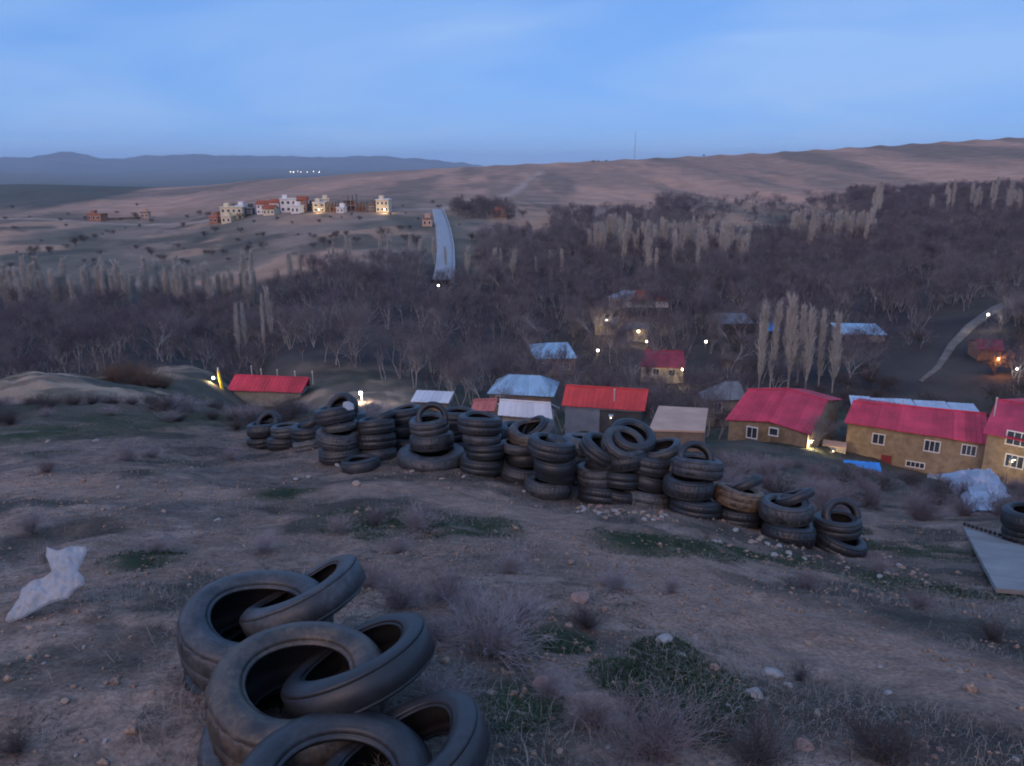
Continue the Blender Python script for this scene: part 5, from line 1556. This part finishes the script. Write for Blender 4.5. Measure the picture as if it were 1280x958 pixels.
# dry twiggy shrubs
SHR = []
for k in range(5):
    rg_ = np.random.default_rng(400 + k); low, up = [], []
    for i in range(90):
        az = rg_.uniform(0, 6.28); el = rg_.uniform(.12, 1.0)
        d = np.array([math.cos(az) * math.sin(el), math.sin(az) * math.sin(el), math.cos(el)])
        p = np.array([rg_.normal() * .04, rg_.normal() * .04, -.02]); L = rg_.uniform(.5, 1.0)
        q = p
        for s in range(4):
            d = d + rg_.normal(size=3) * .14 + np.array([0, 0, .06]); d /= np.linalg.norm(d)
            e = q + d * L / 4
            low.append((q, e, .0040 * (1 - s * .2), .0040 * (1 - (s + 1) * .2) + .0008))
            for _ in range(3):
                d2 = bend(rg_, d, rg_.uniform(.3, .9)); ee = e + d2 * rg_.uniform(.08, .24)
                up.append((e, ee, .0026, .0018))
                if rg_.random() < .7: up.append((ee, ee + bend(rg_, d2, .5) * rg_.uniform(.05, .14), .0019, .0012))
            q = e
    a, b = tubes_mesh('shrub_stem', low, 3), tubes_mesh('shrub_twig', up, 3)
    mm = [mat('dry_shrub_grey', (.30, .265, .275), var=.3, scale=3), mat('dry_shrub_purple', (.21, .170, .180), var=.3, scale=3), mat('dry_shrub_dark', (.085, .072, .072), var=.3, scale=3)][[0, 1, 0, 1, 2][k]]
    a.materials.append(mm); b.materials.append(mm); SHR.append((a, b))
SHL = [(612, 815, 130, 0, 'tall dry grey shrub with upright twigs beside the leaning black tyre'), (560, 750, 80, 1, None), (500, 760, 90, 1, None), (700, 735, 80, 0, None), (655, 770, 70, 2, None), (462, 735, 70, 3, None), (395, 670, 70, 0, None), (520, 662, 70, 0, None),
       (735, 785, 60, 4, None), (820, 945, 130, 3, 'broad purple dry shrub at the foot of the green tufts'), (740, 905, 90, 1, None), (560, 885, 90, 2, None), (1105, 948, 120, 4, 'dark dry shrub on the bare lower slope'), (945, 955, 110, 4, 'dark low shrub beside the reddish flat stone'), (40, 665, 60, 0, None), (120, 668, 50, 2, None), (590, 765, 60, 0, None),
       (640, 715, 60, 2, None), (610, 680, 50, 0, None), (770, 735, 60, 2, None), (540, 800, 70, 3, None), (680, 820, 60, 1, None), (200, 690, 60, 2, None), (330, 690, 50, 0, None), (160, 745, 50, 2, None), (470, 655, 50, 1, None), (425, 665, 50, 2, None),
       (250, 600, 40, 2, None), (160, 575, 46, 0, None), (190, 572, 40, 2, None), (110, 560, 40, 2, None), (290, 575, 40, 0, None), (60, 590, 36, 1, None), (870, 700, 50, 2, None), (1010, 735, 50, 1, None), (1100, 715, 44, 0, None), (1180, 700, 50, 4, None),
       (1150, 760, 50, 1, None), (1240, 800, 50, 4, None), (620, 905, 80, 4, None), (690, 870, 60, 2, None), (500, 690, 50, 2, None), (660, 690, 46, 0, None), (840, 740, 40, 2, None), (60, 700, 40, 0, None), (880, 920, 60, 2, None), (1000, 850, 40, 4, None), (20, 940, 60, 4, None), (230, 720, 40, 4, None)]
for i, (px, py, w, k, lab) in enumerate(SHL):
    if lab is None and i % 3 == 0: continue
    p = G(px, py)
    D = p.y * CP - p.z * SP
    s = w * D / FPX * (.80 if lab else .66)
    o = empty('dry_shrub', p, i * 1.7); o.scale = (s * trg.uniform(1.0, 1.6), s * trg.uniform(.9, 1.3), s * trg.uniform(.6, .85))
    link('stem', SHR[k][0], None, o); link('twig', SHR[k][1], None, o)
    lk = ['grey', 'purple-brown', 'grey', 'purple-brown', 'dark'][k]
    tag(o, lab or ('low dry %s twiggy shrub on the slope before the tyre row' % lk), 'shrub', None if lab else 'dry %s shrubs' % lk)
# scrub on the falling hillside behind the stacks and round the houses
n = 150; px = trg.uniform(860, 1290, n); D = trg.uniform(13, 60, n)
x, y, z = gx(px, D)
for i in range(n):
    s = trg.uniform(.35, .8)
    o = empty('dry_shrub', (x[i], y[i], z[i]), i * 1.1); o.scale = (s, s, s * .7)
    k = int(trg.choice([1, 2, 3, 4])); link('stem', SHR[k][0], None, o); link('twig', SHR[k][1], None, o)
    tag(o, 'small dry bush on the hillside between the tyres and the brick houses', 'shrub', 'dry bushes on the hillside')
n = 90; px = np.concatenate([trg.uniform(880, 1290, 60), trg.uniform(640, 900, 30)]); D = np.concatenate([trg.uniform(100, 165, 60), trg.uniform(84, 120, 30)])
x, y, z = gx(px, D)
for i in range(n):
    if not ok_place(x[i], y[i]): continue
    plant_tree('bush', BUSH_MESH[i % 3], (x[i], y[i], z[i]), i * 1.9, trg.uniform(.7, 1.5), 'dark leafless bush on the valley floor between the houses and the wood', 'bush', 'bushes on the valley floor', 1.2)
n = 70; px = trg.uniform(-10, 470, n); D = trg.uniform(18, 30, n)
x, y, z = gx(px, D)
for i in range(n):
    o = empty('dry_shrub', (x[i], y[i], z[i]), i * 1.1); s = trg.uniform(.3, .75); o.scale = (s * 1.3, s * 1.3, s * .7)
    k = int(trg.choice([2, 4, 4])); link('stem', SHR[k][0], None, o); link('twig', SHR[k][1], None, o)
    tag(o, 'dark dry bush along the brow of the bank before the crimson roof', 'shrub', 'dark bushes along the brow')

# bare trees standing between the roofs, and rust-coloured brush in the yard
for i, (px, D, sc, k) in enumerate([(752, 166, .8, 2), (768, 168, .7, 4), (790, 160, .8, 0), (806, 162, .7, 5), (780, 196, .9, 1), (800, 194, .9, 3), (822, 197, .9, 5), (812, 122, .62, 2), (838, 124, .6, 0), (850, 121, .55, 4), (676, 128, .7, 3), (705, 130, .7, 1), (720, 129, .7, 5), (912, 160, .8, 0), (932, 162, .8, 2), (1070, 150, .7, 3), (1095, 151, .7, 1), (575, 93, .75, 1), (588, 99, .85, 3), (603, 96, .7, 0), (562, 104, .95, 5), (548, 108, .9, 2), (632, 87, .62, 3), (702, 84, .6, 1), (716, 88, .7, 5), (735, 100, .8, 0), (762, 102, .8, 2), (782, 108, .85, 6), (868, 96, .75, 1),
                                    (884, 89, .7, 3), (900, 86, .62, 5), (1018, 77, .5, 3), (860, 112, .9, 0), (742, 92, .6, 6), (660, 108, .9, 4), (640, 112, .95, 2), (1062, 92, .6, 1), (690, 104, .85, 0), (520, 104, .9, 3), (500, 110, 1, 1), (480, 108, .8, 5), (445, 116, .9, 6), (420, 118, 1, 0)]):
    plant_tree('bare_tree', TREE_MESH[k], gd(px, D), i * 2.1, sc, 'thin bare tree growing close against the village roofs' if px != 1018 else 'dark spreading bare tree at the corner of the brick cottage', 'tree', 'bare trees against the roofs' if px != 1018 else None)
for i in range(46):
    px, D = float(trg.uniform(560, 940)), float(trg.uniform(82, 128))
    g = gd(px, D)
    if not ok_place(g.x, g.y): continue
    plant_tree('bare_tree', TREE_MESH[i % 7], g, i * 2.3, float(trg.uniform(.45, .8)), 'thin bare tree growing close against the village roofs', 'tree', 'bare trees against the roofs')
for i in range(110):
    px, py = float(trg.uniform(0, 720)), float(trg.uniform(255, 335))
    g = G(px, py, 150)
    if g is None or not ok_place(g.x, g.y): continue
    plant_tree('bush', BUSH_MESH[i % 3], g, i * 2.3, float(trg.uniform(.35, 1.0)), 'small dark bush dotted over the fields around the far village', 'bush', 'small bushes on the fields', 1.3)
M_RUST = mat('rust_twig', (.17, .110, .078), var=.3, scale=3)
rm = (SHR[1][0].copy(), SHR[1][1].copy())
for q in rm: q.materials.clear(); q.materials.append(M_RUST)
for i, (px, D, sc) in enumerate([(140, 78, 2.4), (158, 80, 2.8), (176, 79, 3.0), (195, 80, 2.6), (168, 84, 2.6), (205, 82, 2.0)]):
    o = empty('brush_heap', gd(px, D), i); o.scale = (sc * 1.3, sc * 1.3, sc * .8)
    link('stem', rm[0], None, o); link('twig', rm[1], None, o)
    tag(o, 'rust-brown heap of dry brush on the sandy yard', 'brush', 'rust-brown brush in the yard')

# ------------------------------------------------------------------ air
def haze():
    me = MB().box(-26000, 26000, -26000, 26000, -175, 300)
    o = me.build('haze', None)
    m = bpy.data.materials.new('air'); m.use_nodes = True
    n_, l_ = m.node_tree.nodes, m.node_tree.links
    n_.clear()
    out_ = n_.new('ShaderNodeOutputMaterial'); v = n_.new('ShaderNodeVolumePrincipled')
    v.inputs['Color'].default_value = (.66, .83, 1.0, 1); v.inputs['Density'].default_value = 5.5e-5; v.inputs['Anisotropy'].default_value = 0.0
    l_.new(v.outputs[0], out_.inputs['Volume'])
    o.data.materials.append(m)
    tag(o, 'pale blue evening haze filling the valley and plain', 'haze', kind='stuff')
haze()
